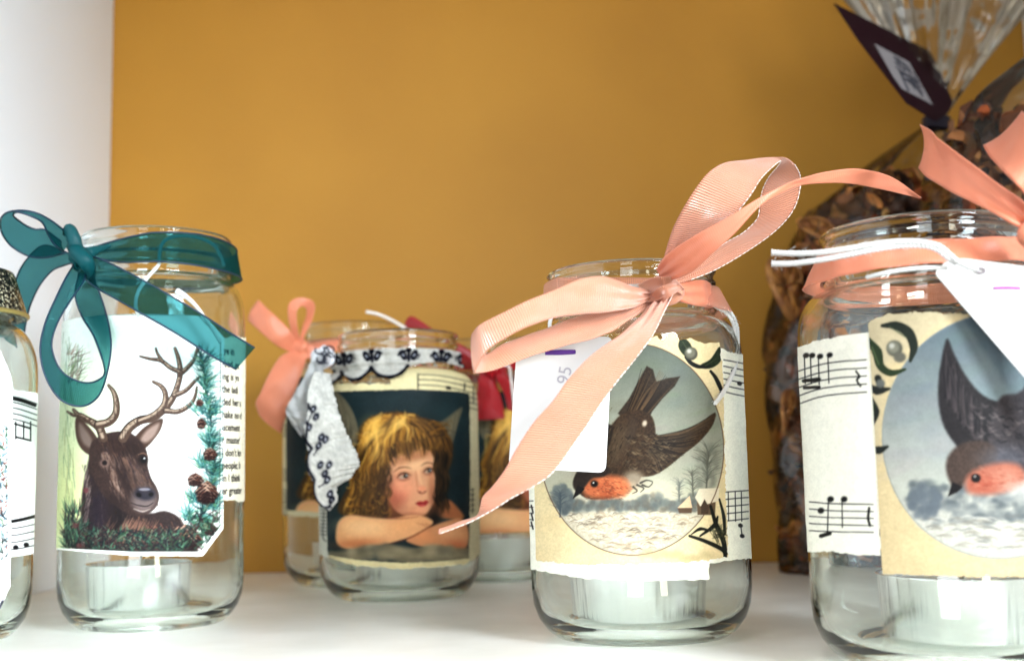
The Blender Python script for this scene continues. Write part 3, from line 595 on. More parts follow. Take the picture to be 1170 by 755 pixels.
def ribbon_mat(name, c1, c2, alpha, rough, rib=2400., sheen=.4, trans=0., spec=.5, bs=.5, tint=(1, 1, 1, 1), weave=.12):
    # woven ribbon: ribs run across it; 'uv' u runs along, v across, both in metres
    m = mat(name, c1, rough); nt = m.node_tree; b = nt.nodes['Principled BSDF']
    uv = nd(m, 'ShaderNodeUVMap', uv_map='uv'); sp = nd(m, 'ShaderNodeSeparateXYZ'); lk(m, uv.outputs[0], sp.inputs[0])
    mu = nd(m, 'ShaderNodeMath', operation='MULTIPLY'); mu.inputs[1].default_value = rib*2.2; lk(m, sp.outputs[0], mu.inputs[0])
    si = nd(m, 'ShaderNodeMath', operation='SINE'); lk(m, mu.outputs[0], si.inputs[0])
    bp = nd(m, 'ShaderNodeBump'); bp.inputs['Strength'].default_value = bs; bp.inputs['Distance'].default_value = .00022
    lk(m, si.outputs[0], bp.inputs['Height']); lk(m, bp.outputs[0], b.inputs['Normal'])
    n = nd(m, 'ShaderNodeTexNoise'); n.inputs['Scale'].default_value = 160; lk(m, uv.outputs[0], n.inputs['Vector'])
    mx = nd(m, 'ShaderNodeMixRGB'); mx.inputs[1].default_value = c1; mx.inputs[2].default_value = c2; lk(m, n.outputs[0], mx.inputs[0])
    wv = nd(m, 'ShaderNodeMapRange'); wv.inputs['From Min'].default_value = -1; wv.inputs['From Max'].default_value = 1; wv.inputs['To Min'].default_value = 1-weave; wv.inputs['To Max'].default_value = 1
    lk(m, si.outputs[0], wv.inputs['Value'])
    if alpha < 1:      # open weave: threads across as well as along
        m3 = nd(m, 'ShaderNodeMath', operation='MULTIPLY'); m3.inputs[1].default_value = rib*2.2; lk(m, sp.outputs[1], m3.inputs[0])
        s3 = nd(m, 'ShaderNodeMath', operation='SINE'); lk(m, m3.outputs[0], s3.inputs[0]); a3 = nd(m, 'ShaderNodeMath', operation='ADD'); lk(m, si.outputs[0], a3.inputs[0]); lk(m, s3.outputs[0], a3.inputs[1])
    mw = nd(m, 'ShaderNodeMixRGB', blend_type='MULTIPLY'); mw.inputs[0].default_value = 1; lk(m, mx.outputs[0], mw.inputs[1]); lk(m, wv.outputs[0], mw.inputs[2]); mx = mw
    lk(m, mx.outputs[0], b.inputs['Base Color'])
    b.inputs['Sheen Weight'].default_value = sheen; b.inputs['Specular IOR Level'].default_value = spec
    b.inputs['Anisotropic'].default_value = .5
    tl = nd(m, 'ShaderNodeBsdfTranslucent'); lk(m, mx.outputs[0], tl.inputs[0])
    ms = nd(m, 'ShaderNodeMixShader'); ms.inputs[0].default_value = trans; lk(m, b.outputs[0], ms.inputs[1]); lk(m, tl.outputs[0], ms.inputs[2])
    last = ms
    if alpha < 1:
        tr = nd(m, 'ShaderNodeBsdfTransparent'); tr.inputs[0].default_value = tint; m2 = nd(m, 'ShaderNodeMixShader'); m2.inputs[0].default_value = alpha
        ma = nd(m, 'ShaderNodeMapRange'); ma.inputs['From Min'].default_value = -2; ma.inputs['From Max'].default_value = 2; ma.inputs['To Min'].default_value = alpha-.14; ma.inputs['To Max'].default_value = alpha+.14
        lk(m, a3.outputs[0], ma.inputs['Value']); lk(m, ma.outputs[0], m2.inputs[0])
        lk(m, tr.outputs[0], m2.inputs[1]); lk(m, ms.outputs[0], m2.inputs[2]); last = m2
    lk(m, last.outputs[0], nt.nodes['Material Output'].inputs[0]); return m
M['salmon'] = ribbon_mat('salmon_grosgrain', (.84, .33, .19, 1), (.88, .38, .23, 1), 1, .27, 3800, .25, trans=.10, spec=.8, bs=.8, weave=.26)
M['salmon2'] = ribbon_mat('salmon_satin', (.84, .25, .135, 1), (.88, .30, .165, 1), 1, .36, 4000, .15, trans=.12, bs=.2)
M['peach'] = ribbon_mat('sheer_salmon', (.88, .34, .20, 1), (.9, .4, .25, 1), .5, .5, 4000, trans=.3)
M['stitch'] = mat('white_stitching', (.86, .70, .62, 1), .6)
M['teal'] = ribbon_mat('teal_organza', (.001, .05, .06, 1), (.002, .08, .09, 1), .29, .5, 4200, 0., .3, .12, tint=(.36, .66, .68, 1))
M['tealedge'] = mat('dark_teal_selvedge', (.001, .02, .045, 1), .5)
M['tealknot'] = ribbon_mat('gathered_teal_organza', (.001, .05, .062, 1), (.002, .09, .095, 1), .85, .5, 4200, 0., .1, .2)
M['red'] = ribbon_mat('red_satin', (.34, .001, .006, 1), (.44, .002, .010, 1), 1, .3, 4000, .05, trans=.04)

# ---------------------------------------------------------------- the cupboard
WALL_Y, SIDE_X = .7166, -.247
def box(name, x0, x1, y0, y1, z0, z1, m, bev=.0015):
    bm = bmesh.new(); bmesh.ops.create_cube(bm, size=1)
    for v in bm.verts: v.co = ((x0+x1)/2+v.co.x*(x1-x0), (y0+y1)/2+v.co.y*(y1-y0), (z0+z1)/2+v.co.z*(z1-z0))
    if bev: bmesh.ops.bevel(bm, geom=bm.edges[:], offset=bev, segments=2, affect='EDGES')
    me = bpy.data.meshes.new(name); bm.to_mesh(me); bm.free(); me.materials.append(m); o = bpy.data.objects.new(name, me); COL.objects.link(o); return o
tag(box('shelf', SIDE_X+.0005, .75, .300, WALL_Y-.0005, -.022, 0, M['shelf'], .0008), kind='structure')
tag(box('back_wall', SIDE_X-.02, .80, WALL_Y, WALL_Y+.02, -.08, .46, M['wall'], 0), kind='structure')
tag(box('side_wall', SIDE_X-.02, SIDE_X, .10, WALL_Y-.0005, -.08, .46, M['side'], .001), kind='structure')
tag(box('side_wall', .325, .345, .10, WALL_Y-.0005, -.08, .46, M['side'], .001), kind='structure')  # unseen right panel, added to block window light and darken the wall's right
tag(box('upper_shelf', SIDE_X+.0005, .75, .16, WALL_Y-.0005, .362, .384, M['shelf'], .0008), kind='structure')

# ---------------------------------------------------------------- jars
class Jar: pass
def prof_fn(pts):
    # outer radius as a function of height
    z = np.array([p[1] for p in pts]); r = np.array([p[0] for p in pts]); return lambda q: np.interp(q, z, r)
def make_jar(label, cx_px, d, R, H, neckz, shz, rimr, ref_y=510, t=.0016, cat='jar', group='decorated glass jars'):
    j = Jar(); c = P(cx_px, ref_y, d); j.c = np.array((c[0], d, 0.)); j.R = R; j.H = H
    e = empty('glass_jar', j.c); tag(e, label, cat, group); j.e = e
    nk = rimr-.0012
    o = [(R*.70, .0), (R*.78, .0006), (R*.86, .0028), (R*.94, .0068), (R*.985, .0115), (R, .017), (R, .03), (R, (shz+.03)/2), (R, shz-.004)]
    for k in range(1, 9):      # rounded shoulder
        a = k/8*math.pi/2; o.append((nk+(R-nk)*math.cos(a)**.9 if k < 8 else nk, shz-.004+(neckz-shz+.003)*math.sin(a)))
    zt = neckz
    o += [(nk+.0002, zt+.0008), (nk+.0013, zt+.0018), (nk+.0013, zt+.0026), (nk+.0001, zt+.0036)]
    zz = zt+.0036; hh = H-zz
    o += [(nk, zz+hh*.12), (nk+.0008, zz+hh*.2), (nk+.0009, zz+hh*.26), (nk, zz+hh*.34), (nk, zz+hh*.46), (nk+.0008, zz+hh*.54), (nk+.0009, zz+hh*.6), (nk, zz+hh*.68), (nk, zz+hh*.8), (nk+.0009, zz+hh*.88), (nk+.001, H-.0012), (nk+.0004, H-.0003)]
    ri = nk-t
    i = [(nk-.0008, H), (ri, H-.0006), (ri-.0001, H-.0016), (ri, H-.004), (ri, neckz+.001)]
    for k in range(8, 0, -1):
        a = k/8*math.pi/2; i.append((ri+(R-t-ri)*math.cos(a)**.9 if k < 8 else ri, shz-.004-.001+(neckz-shz+.003)*math.sin(a)))
    i += [(R-t, shz-.004), (R-t, .03), (R-t, .018), (R*.965-t, .0112), (R*.90-t, .0070), (R*.76, .0046), (R*.45, .0042), (R*.2, .0044), (.00005, .0046)]
    b = [(.00005, .0026), (R*.4, .0024), (R*.58, .0016), (R*.66, .0004)]
    g = Geo(); g.lathe(o+i+b, j.c, 112)
    j.body = g.out('jar_body', M['glass'], e)
    zs = sorted(set(o), key=lambda q: q[1]); j.r = prof_fn(zs)
    j.thz = None
    return j
def on_jar(j, th, z, off):
    r = j.r(z)+off
    return np.stack([j.c[0]+r*np.sin(th), j.c[1]-r*np.cos(th), z+0*th], -1)
def px_on_jar(j, px, py, off=.0006):
    # nearest point of the jar's surface seen at a photo position -> angle, height
    r = j.R
    v = _F+(px-585)/FPX*_R+(377.5-py)/FPX*_U; v = v/v[1]
    ox, oy = _C[0]-j.c[0], _C[1]-j.c[1]
    for _ in range(14):
        a = v[0]**2+1; b = 2*(ox*v[0]+oy); cc = ox*ox+oy*oy-(r+off)**2; D = b*b-4*a*cc
        t = (-b-math.sqrt(max(D, 0)))/(2*a); z = _C[2]+v[2]*t
        r = .6*r+.4*float(j.r(z))
    return math.atan2(ox+v[0]*t, -(oy+t)), z
def sheet(name, j, th0, th1, z0, z1, off, parent, m, colour, masks, res=.00022, rag=1.1, seed=1, lift=None, cut=()):
    # paper (or cloth) lying on the jar, torn to an outline
    nt = max(4, int(abs(th1-th0)*j.R/res)); nz = max(4, int((z1-z0)/res))
    th, z = np.meshgrid(np.linspace(th0, th1, nt+1), np.linspace(z0, z1, nz+1))
    if lift is None: wr = (vnoise(nz+1, nt+1, 26, seed+3)-.5)*.00022+(vnoise(nz+1, nt+1, 9, seed+4)-.5)*.00005; off = off+np.clip(wr, 0, 1)
    o = off if lift is None else off+lift(th, z)
    X = on_jar(j, th, z, o); px, py = proj(X.reshape(-1, 3)); px = px.reshape(th.shape); py = py.reshape(th.shape)
    n = (vnoise(nz+1, nt+1, 9, seed)-.5)*1.3+(vnoise(nz+1, nt+1, 3, seed+1)-.5)
    keep = np.ones(th.shape, bool)
    for q in masks:
        w = rag
        if isinstance(q, tuple) and isinstance(q[0], float): w, q = q
        keep &= poly_sd(px, py, np.array(q, float))+n*w < 0
    for q in cut: keep &= poly_sd(px, py, np.array(q, float))+n*rag > 0
    col = colour(px, py) if callable(colour) else np.broadcast_to(np.array(colour)/255., px.shape+(3,))
    idx = -np.ones(th.shape, int)
    fk = keep[:-1, :-1] & keep[1:, :-1] & keep[:-1, 1:] & keep[1:, 1:]
    used = np.zeros(th.shape, bool); used[:-1, :-1] |= fk; used[1:, :-1] |= fk; used[:-1, 1:] |= fk; used[1:, 1:] |= fk
    idx[used] = np.arange(used.sum())
    F = np.stack([idx[:-1, :-1][fk], idx[:-1, 1:][fk], idx[1:, 1:][fk], idx[1:, :-1][fk]], -1)
    return mesh(name, X[used], F, m, parent, colors=col[used])
def tealight(j, dx, dy, r, h, label):
    z = .0049; c = (j.c[0]+dx, j.c[1]+dy, z); e = empty('tea_light', c); tag(e, label, 'candle', 'tea lights inside the jars')
    g = Geo(); g.lathe([(.0001, 0), (r*.92, 0), (r*.97, .0008), (r, h-.0004), (r+.0006, h), (r+.0003, h+.0003), (r-.0005, h-.0002), (r-.0008, .001), (.0001, .0008)], c, 64, True); g.out('cup', M['alu'], e)
    g = Geo(); g.lathe([(.0001, .001), (r-.0012, .0012), (r-.0012, h-.003), (r-.003, h-.0034), (.0001, h-.003)], c, 48, True); wx = g.out('wax', M['wax'], e)
    g = Geo(); g.tube([np.array(c)+(0, 0, h-.0035), np.array(c)+(.0003, 0, h), np.array(c)+(.0012, .0003, h+.004)], .0006); g.out('wick', M['wick'], e)

# ---------------------------------------------------------------- ribbons
def ribbon(name, A, B, m, parent=None, n=10, k=14, gather='', th=.00022, bow=0., wave=0., seed=0, ends=None):
    # a strip between two 3D edge curves, with thickness, cross bow and soft waves
    a = smooth(A, n); b = smooth(B, n); N = min(len(a), len(b))
    def rs(q):
        s = np.r_[0, np.cumsum(np.linalg.norm(np.diff(q, axis=0), axis=1))]; t = np.linspace(0, s[-1], max(len(a), len(b)))
        return np.stack([np.interp(t, s, q[:, i]) for i in range(3)], -1)
    if len(a) != len(b): a, b = rs(a), rs(b)
    N = len(a); mid = (a+b)/2; s = np.r_[0, np.cumsum(np.linalg.norm(np.diff(mid, axis=0), axis=1))]
    t = np.gradient(mid, axis=0); nr = np.cross(t, b-a); nr /= np.linalg.norm(nr, axis=1)[:, None]+1e-12
    R = np.random.RandomState(seed); ph = R.uniform(0, 6.28, 4)
    V, UV = [], []
    for side in (-.5, .5):
        for j in range(k+1):
            v = j/k
            w = np.linalg.norm(b-a, axis=1)
            off = bow*w*(4*v*(1-v))+wave*np.sin(s*260+ph[0]+v*2.2)*np.sin(v*5+ph[1])+wave*.6*np.sin(s*520+ph[2]-v*3)
            for ch in gather:      # pleats running out of the knot
                q = s if ch == 's' else s[-1]-s
                off = off+.0009*np.exp(-q/.012)*np.sin(v*15.5+ph[3]+q*40)*(1-np.exp(-q/.002))
            V.append(a*(1-v)+b*v+nr*(off+side*th)[:, None]); UV.append(np.stack([s, np.full(N, v*.01)], -1))
    V = np.array(V).reshape(-1, 3); UV = np.array(UV).reshape(-1, 2); F = []
    K = k+1; I = lambda sd, j, i: (sd*K+j)*N+i
    for i in range(N-1):
        for j in range(k):
            F.append((I(0, j, i), I(0, j+1, i), I(0, j+1, i+1), I(0, j, i+1))); F.append((I(1, j, i), I(1, j, i+1), I(1, j+1, i+1), I(1, j+1, i)))
        F.append((I(0, 0, i), I(0, 0, i+1), I(1, 0, i+1), I(1, 0, i))); F.append((I(0, k, i), I(1, k, i), I(1, k, i+1), I(0, k, i+1)))
    for j in range(k):
        F.append((I(0, j, 0), I(1, j, 0), I(1, j+1, 0), I(0, j+1, 0))); F.append((I(0, j, N-1), I(0, j+1, N-1), I(1, j+1, N-1), I(1, j, N-1)))
    o = mesh(name, V, F, m, parent, uv=UV); o['_n'] = 0; del o['_n']
    return o, a, b
def edge(pts, parent, m, r, name='edge_thread'):
    g = Geo(); g.tube(pts, r, 6, 0); return g.out(name, m, parent)
def stitches(pts, parent, step=.0017, ln=.0015, r=.00019, name='edge_stitching'):
    s = np.r_[0, np.cumsum(np.linalg.norm(np.diff(pts, axis=0), axis=1))]; g = Geo(); x = 0
    at = lambda q: np.array([np.interp(q, s, pts[:, i]) for i in range(3)])
    while x+ln < s[-1]:
        g.tube([at(x), at(x+ln*.5)+(0, -.0001, 0), at(x+ln)], [r*.7, r, r*.5], 6, 0); x += step*(1+.12*math.sin(x*2100))
    return g.out(name, M['stitch'], parent)
def PP(lst, d=None):
    # pixel outlines to 3D: entries (px, py) or (px, py, depth); depths given sparsely are interpolated
    if d is not None:
        D = np.interp(np.linspace(0, 1, len(lst)), np.linspace(0, 1, len(np.atleast_1d(d))), np.atleast_1d(d))
        return [P(x, y, q) for (x, y), q in zip(lst, D)]
    return [P(*q) for q in lst]
def band(j, name, top, bot, m, parent, off=.0009, back=True, zb=None, k=8, ripple=0.):
    # ribbon lying round the neck: edges from photo positions on the front, level round the back
    T = [px_on_jar(j, x, y, off) for x, y in top]; B = [px_on_jar(j, x, y, off) for x, y in bot]
    th = np.linspace(T[0][0], T[-1][0], 40); tz = np.interp(th, [q[0] for q in T], [q[1] for q in T]); bz = np.interp(th, [q[0] for q in B], [q[1] for q in B])
    if back:
        t2 = np.linspace(th[-1], th[0]+2*math.pi, 50)[1:]; f = (t2-t2[0])/(t2[-1]-t2[0])
        th = np.r_[th, t2]; tz = np.r_[tz, tz[-1]*(1-f)+tz[0]*f]; bz = np.r_[bz, bz[-1]*(1-f)+bz[0]*f]
    def rr(z): return max(float(j.r(q)) for q in np.linspace(z-.004, z+.004, 9))
    A = [np.array((j.c[0]+(rr(z)+off)*math.sin(t), j.c[1]-(rr(z)+off)*math.cos(t), z)) for t, z in zip(th, tz)]
    B = [np.array((j.c[0]+(rr(z)+off)*math.sin(t), j.c[1]-(rr(z)+off)*math.cos(t), z)) for t, z in zip(th, bz)]
    return ribbon(name, A, B, m, parent, n=2, k=k, wave=ripple)
def text_on_jar(lines, j, parent, m, off=.00048, name='printed_text'):
    V, F = [], []
    for s, x, y, size in lines:
        cu = bpy.data.curves.new('t', 'FONT'); cu.body = s; cu.size = 1; cu.offset = .02; cu.resolution_u = 2
        o = bpy.data.objects.new('t', cu); COL.objects.link(o); bpy.context.view_layer.update()
        me = o.to_mesh(); n = len(V); th0, z0 = px_on_jar(j, x, y, off)
        for v in me.vertices:
            th = th0+v.co.x*size/j.R; z = z0+v.co.y*size*1.1; V.append(on_jar(j, np.array(th), z, off))
        F += [tuple(i+n for i in p.vertices) for p in me.polygons]
        o.to_mesh_clear(); bpy.data.objects.remove(o); bpy.data.curves.remove(cu)
    return mesh(name, V, F, m, parent, smooth_=False)

def staff(A, pts5, w=.9, col=(30, 30, 36)):
    for q in pts5: A.stroke(q, w, col, .9, sm=4 if len(q) > 2 else 0)
def artfn(A): return lambda x, y: A.sample(x, y)**getattr(A, 'gam', 1.5)*getattr(A, 'tone', .97)
#%%OBJECTS
# ================================================================ DEER JAR (left, teal bow)
JA = make_jar('tall glass jar with deer print and teal ribbon bow', 176, .474, .0353, .1535, .1362, .121, .0300)
A = Art(60, 340, 290, 650, (250, 250, 245), 3, 3); paint_deer(A); A.grain(.05); A.gam = 1.25
for j_ in (JA,):
    sheet('deer_picture', j_, -1.75, 1.25, .022, .118, .00035, j_.e, M['print'], artfn(A), [(.15, [(20, 352), (105, 355), (230, 355), (256.5, 386), (255.5, 604), (232, 635.5), (150, 635), (20, 624)])])
A = Art(240, 380, 290, 590, (244, 238, 220), 3, 5); A.grain(.08)
sheet('newsprint_strip', JA, .5, 1.9, .035, .115, .00018, JA.e, M['print'], artfn(A), [[(245, 385), (300, 385), (300, 571), (268, 573), (245, 570)]], rag=2.2, seed=8)
text_on_jar([(s, x-2.5, 404+i*14.6, .0037) for i, (s, x) in enumerate((('ye in', 258), ('-bed, ex', 256), ('ing is yo', 256), ('the ladi', 256), ('ded her a', 256), ('nake no d', 256), ('ucement', 256), ("r master'", 256), ("I don't kn", 256), ('people; b', 256), ('in I think', 256), ('er greater', 256)))], JA, JA.e, M['ink'])
tealight(JA, -.0065, .004, .0205, .0185, 'tea light at the bottom of the jar with the deer print')

# teal bow
T = tag(empty('ribbon_bow', P(90, 292, .445)), 'sheer teal organza ribbon tied in a bow round the deer jar', 'ribbon', 'ribbons tied round the jars')
def org(name, A, B, **k):
    o, a, b = ribbon(name, A, B, M['teal'], T, **k); edge(a, o, M['tealedge'], .00036); edge(b, o, M['tealedge'], .00036); return o
o, a, b = band(JA, 'neck_band', [(103, 286), (127, 277), (148, 271), (172, 266.5), (200, 266), (225, 268), (246, 273), (262, 280)], [(103, 293), (127, 298.5), (148, 300.5), (172, 299), (200, 300), (225, 304), (246, 309), (262, 315)], M['teal'], T, off=.0020)
edge(a, o, M['tealedge'], .00036); edge(b, o, M['tealedge'], .00036)
org('loop', PP([(84, 273), (69, 260), (55, 250), (40, 243), (22, 240.5), (6, 244), (0, 254), (3, 268), (14, 282), (34, 293), (55, 294), (74, 289)], [.438, .43, .424, .42, .42, .425, .435, .446, .452, .455, .452, .446]),
    PP([(72, 287), (62, 279), (55, 268), (48, 254), (34, 246.5), (20, 242.5), (15, 246), (20, 251), (30, 258), (40, 262), (52, 263), (70, 276)], [.439, .434, .43, .424, .42, .42, .43, .440, .448, .452, .453, .447]), wave=.0002)
org('loop', PP([(86, 300), (76, 316), (65, 338), (52, 368), (46, 399), (52, 430), (69, 456), (93, 464), (112, 453), (122, 428), (127, 392), (120, 354), (109, 322), (102, 302)], [.437, .428, .42, .414, .41, .409, .410, .413, .42, .428, .434, .438, .439, .442]),
    PP([(101, 304), (95, 322), (80, 344), (66, 368), (59, 392), (64, 414), (76, 429), (96, 437), (112, 434), (119.5, 422), (108, 386), (94, 362), (86, 338), (90, 312)], [.439, .431, .423, .417, .414, .414, .415, .418, .424, .43, .436, .44, .441, .443]), wave=.0002)
org('tail', PP([(80, 290), (60, 282), (48, 281), (36, 290), (24, 306), (16, 325), (6, 348), (-2, 372)], [.446, .454, .458, .46, .462, .464, .466, .468]),
    PP([(84, 300), (74, 303), (60, 309), (46, 325), (36, 345), (31, 362), (28, 378), (27, 392)], [.445, .452, .456, .458, .46, .462, .464, .466]), wave=.0002)
org('tail', PP([(98, 293), (112, 295), (138, 307), (172, 325), (224, 355), (258, 377), (291, 397.5)], [.437, .430, .424, .42, .425, .432, .440]),
    PP([(96, 318), (112, 330), (130, 340), (158, 356), (200, 380), (241, 406), (270, 422)], [.437, .428, .422, .418, .424, .431, .438]), wave=.0001)
g = Geo()
g.blob(P(90, 293, .434), (.0034, .0036, .0036), 3, .22, 16); g.tube(PP([(80, 282), (88, 288), (98, 299), (104, 312), (106, 326)], [.434, .430, .429, .433, .438]), [.0014, .0030, .0030, .0018, .0006], 10)
g.tube(PP([(74, 268), (79, 262), (84, 272), (88, 286)], [.436, .432, .431, .432]), [.0008, .0022, .0026, .0026], 10); g.tube(PP([(100, 290), (112, 285), (126, 281)], [.432, .436, .441]), [.0026, .0016, .0006], 10)
ribs = g.out('knot', M['tealknot'], T)
# cotton string under the teal ribbon
tg = tag(empty('hanging_string', P(182, 300, .44)), 'white cotton string looped through the teal ribbon above the deer print', 'string')
SP = [on_jar(JA, np.array(q[0]), q[1], .0022 if k_ else .001) for k_, q in [(0, px_on_jar(JA, x, y, .001)) for x, y in ((256, 304), (252, 292), (244, 280), (228, 272), (208, 269.5), (192, 272.5), (184, 281), (182, 293), (181, 303))]]
g = Geo(); g.cord(SP+PP([(168, 318), (158, 333), (155, 348), (158, 362)], [.436, .432, .431, .4335]), .0007); g.out('cord', M['string'], tg)
g = Geo(); g.tube(PP([(202, 333), (214, 340), (226, 352), (240, 372), (252, 392)], [.435, .4345, .4375, .441, .445]), [.0014, .0009, .0007, .0006, .0006], 8, 8); g.out('loose_end', M['string'], tg)

# ================================================================ ROBIN JAR
robin = dict(R=.0375, H=.1255, neckz=.1085, shz=.0985, rimr=.0300)
JB = make_jar('glass jar with round diving robin print and pale salmon grosgrain bow', 727, .413, **robin)
A = Art(590, 365, 870, 680, (244, 228, 190), 3, 3); paint_robin(A); A.grain(.05); A.gam = 1.35; A.tone = .9
sheet('robin_picture', JB, -1.25, 1.05, .017, .104, .00040, JB.e, M['print'], artfn(A), [(1.6, [(604, 395), (680, 388), (735, 386), (751, 384), (757, 388), (766, 378), (771, 380), (776, 388), (790, 386), (806, 392), (822, 391), (826, 420), (828, 520), (832, 636), (795, 642), (727, 645), (660, 645), (605, 640)])], seed=21)
A = Art(590, 370, 870, 680, (244, 242, 230), 3, 6)
for k in range(5): staff(A, [[(604, 572+k*7), (609, 572+k*7.2)]], 1)
for q in (577, 586, 596): A.stroke([(607, q), (609, q+8)], 1.6, (20, 20, 26), sm=0)
for k in range(6): staff(A, [[(827, 411+k*7.2), (838, 413+k*7.4), (853, 416+k*7.4)]], 1.1)
for k in range(5): staff(A, [[(829, 562+k*8.2), (840, 561+k*8.2), (855, 560+k*8)]], 1.1)
for x in (832, 840, 847): A.stroke([(x, 562), (x+.5, 595)], .9, (26, 26, 30), sm=0)
for x, y in ((845, 438), (838, 424), (846, 600), (848, 612)): A.blob(x, y, 2.6, 2.2, (16, 16, 20), 1, .4)
A.stroke([(846, 598), (848, 612)], 1, (20, 20, 24), sm=0); A.grain(.05)
sheet('music_sheet', JB, -1.9, 1.9, .014, .098, .00018, JB.e, M['print'], artfn(A), [[(560, 398), (700, 392), (820, 395), (826, 398), (834, 402), (870, 408), (870, 637), (838, 640), (811, 644), (810, 662), (727, 664), (665, 661), (604, 650), (560, 640)]], seed=31)
tealight(JB, -.001, .001, .0236, .0195, 'tea light at the bottom of the jar with the diving robin')

def rb(parent, A, B, d1, d2, name, m='salmon', st=None, **k):
    o, a, b = ribbon(name, PP(A, d1), PP(B, d2), M[m], parent, **k)
    if st: stitches({'a': a, 'b': b}[st], o)
    return o
SB = tag(empty('ribbon_bow', P(755, 332, .372)), 'pale salmon grosgrain bow with tall loop and long tail on the robin jar', 'ribbon', 'ribbons tied round the jars')
band(JB, 'neck_band', [(640, 317), (665, 318), (700, 317), (735, 318), (770, 319), (798, 322), (806, 325)], [(640, 345), (665, 347), (700, 346), (735, 346), (770, 347), (798, 351), (806, 355)], M['peach'], SB, off=.001)
# right stub of the band, bunched
rb(SB, [(768, 326), (786, 321), (803, 320), (812, 325), (816, 335)], [(768, 340), (785, 347), (800, 350), (812, 352), (817, 349)], [.372, .376, .383, .392, .402], [.372, .376, .383, .392, .402], 'band_fold', 'salmon2', wave=.0004, gather='s')
# big upper right loop: near strand, over the top, far strand back to the knot
rb(SB, [(752, 318), (757, 300), (763, 278), (771, 256), (785, 231), (798, 211), (810, 197), (826, 187), (846, 183.5), (866, 181.5), (884, 180), (897, 180.5), (908, 188), (914, 200), (914.5, 214), (907, 239), (888, 262), (857, 285), (818, 308), (786, 321), (768, 326)],
       [(760, 320), (778, 298), (800, 280), (822, 262), (838, 247), (850, 233), (860, 219), (868, 206), (877, 196), (886, 188), (892, 184), (888, 191), (878, 203), (871, 218), (868, 234), (865, 250), (849, 266), (828, 278), (802, 297), (780, 310), (764, 320)],
       [.365, .358, .352, .346, .340, .338, .338, .340, .344, .350, .356, .362, .370, .376, .380, .382, .382, .380, .377, .374, .371],
       [.363, .356, .350, .345, .342, .341, .342, .344, .348, .353, .358, .366, .374, .379, .382, .384, .384, .381, .378, .374, .371], 'loop', st='b', n=6, wave=.00012, gather='se')
o = [c for c in SB.children if c.name.startswith('loop')][0]
stitches(np.array(smooth(PP([(908, 188), (914, 200), (914.5, 214), (907, 239), (888, 262), (857, 285), (818, 308), (786, 321)], [.3695, .3755, .3795, .3815, .3815, .3795, .3765, .3735]), 8)), o)
# tail flying to the right across the loop
rb(SB, [(750, 308), (757, 296), (770, 284), (799, 266), (834, 247), (866, 227), (893, 213), (916, 203.5), (950, 195.5), (985, 193.5), (1020, 203), (1053, 226)],
       [(757, 322), (775, 318), (792, 310), (814, 290), (840, 266), (868, 236), (893, 220), (916, 211.5), (950, 209), (975, 210.5), (1014, 218), (1050, 226.5)],
       [.362, .354, .346, .338, .333, .331, .331, .333, .337, .342, .35, .362], [.362, .354, .346, .338, .333, .331, .332, .335, .339, .344, .352, .363], 'tail', 'salmon2', wave=.0001, gather='s')
# left loop: top strand then lower strand
rb(SB, [(748, 333), (728, 328), (711, 322), (690, 316), (665, 318), (634, 331), (595, 347), (565, 362), (547, 372), (540, 382)],
       [(744, 341), (728, 350), (711, 354), (692, 357), (665, 359), (634, 363), (604, 373), (576, 387), (556, 402), (541.5, 427)],
       [.364, .356, .349, .342, .336, .329, .324, .322, .323, .326], [.363, .353, .346, .340, .334, .328, .322, .320, .322, .326], 'loop', wave=.0002, bow=.07, gather='s')
rb(SB, [(540, 383), (548, 398), (556, 404), (576, 393), (607, 381), (640, 369), (672, 358.5), (700, 355), (720, 350), (747, 343)],
       [(541.5, 427), (548, 426), (565, 422.5), (595, 411), (634, 398), (672, 388), (698, 379), (718, 366), (734, 356), (750, 348)],
       [.326, .330, .334, .337, .340, .344, .349, .354, .359, .364], [.326, .329, .332, .334, .337, .341, .347, .352, .358, .364], 'loop', wave=.0002, gather='e')
# long hanging tail
rb(SB, [(748, 342), (729, 362), (706, 384), (676, 405), (650, 432), (632, 457), (610, 482), (590, 512), (577, 536), (562, 556), (551, 568), (545, 588), (523, 597), (501, 604)],
       [(772, 330), (758, 358), (745, 384), (724, 412), (700, 442), (686, 462), (668, 489), (650, 515), (630, 541), (608, 556), (584, 569), (562, 583), (535, 597), (501, 610)],
       [.362, .350, .342, .337, .334, .333, .332, .332, .332, .333, .335, .338, .34, .342], [.361, .350, .343, .339, .336, .335, .334, .333, .332, .332, .333, .335, .338, .342], 'tail', st='b', wave=.0002, bow=.03, gather='s')
# knot
rb(SB, [(728, 326), (742, 318), (756, 316), (770, 318), (782, 330)], [(738, 346), (752, 343), (764, 336), (774, 334), (780, 338)], [.362, .356, .354, .357, .366], [.362, .356, .354, .358, .366], 'knot', 'salmon', bow=.35, wave=.00015)
rb(SB, [(744, 338), (750, 330), (762, 325), (774, 324)], [(752, 350), (760, 344), (770, 336), (780, 330)], [.358, .3535, .353, .36], [.358, .3535, .353, .36], 'knot_wrap', 'salmon', bow=.3)
g = Geo(); g.blob(P(757, 332, .366), (.0068, .005, .0042), 9, .15, 12); g.out('knot_core', M['salmon'], SB)

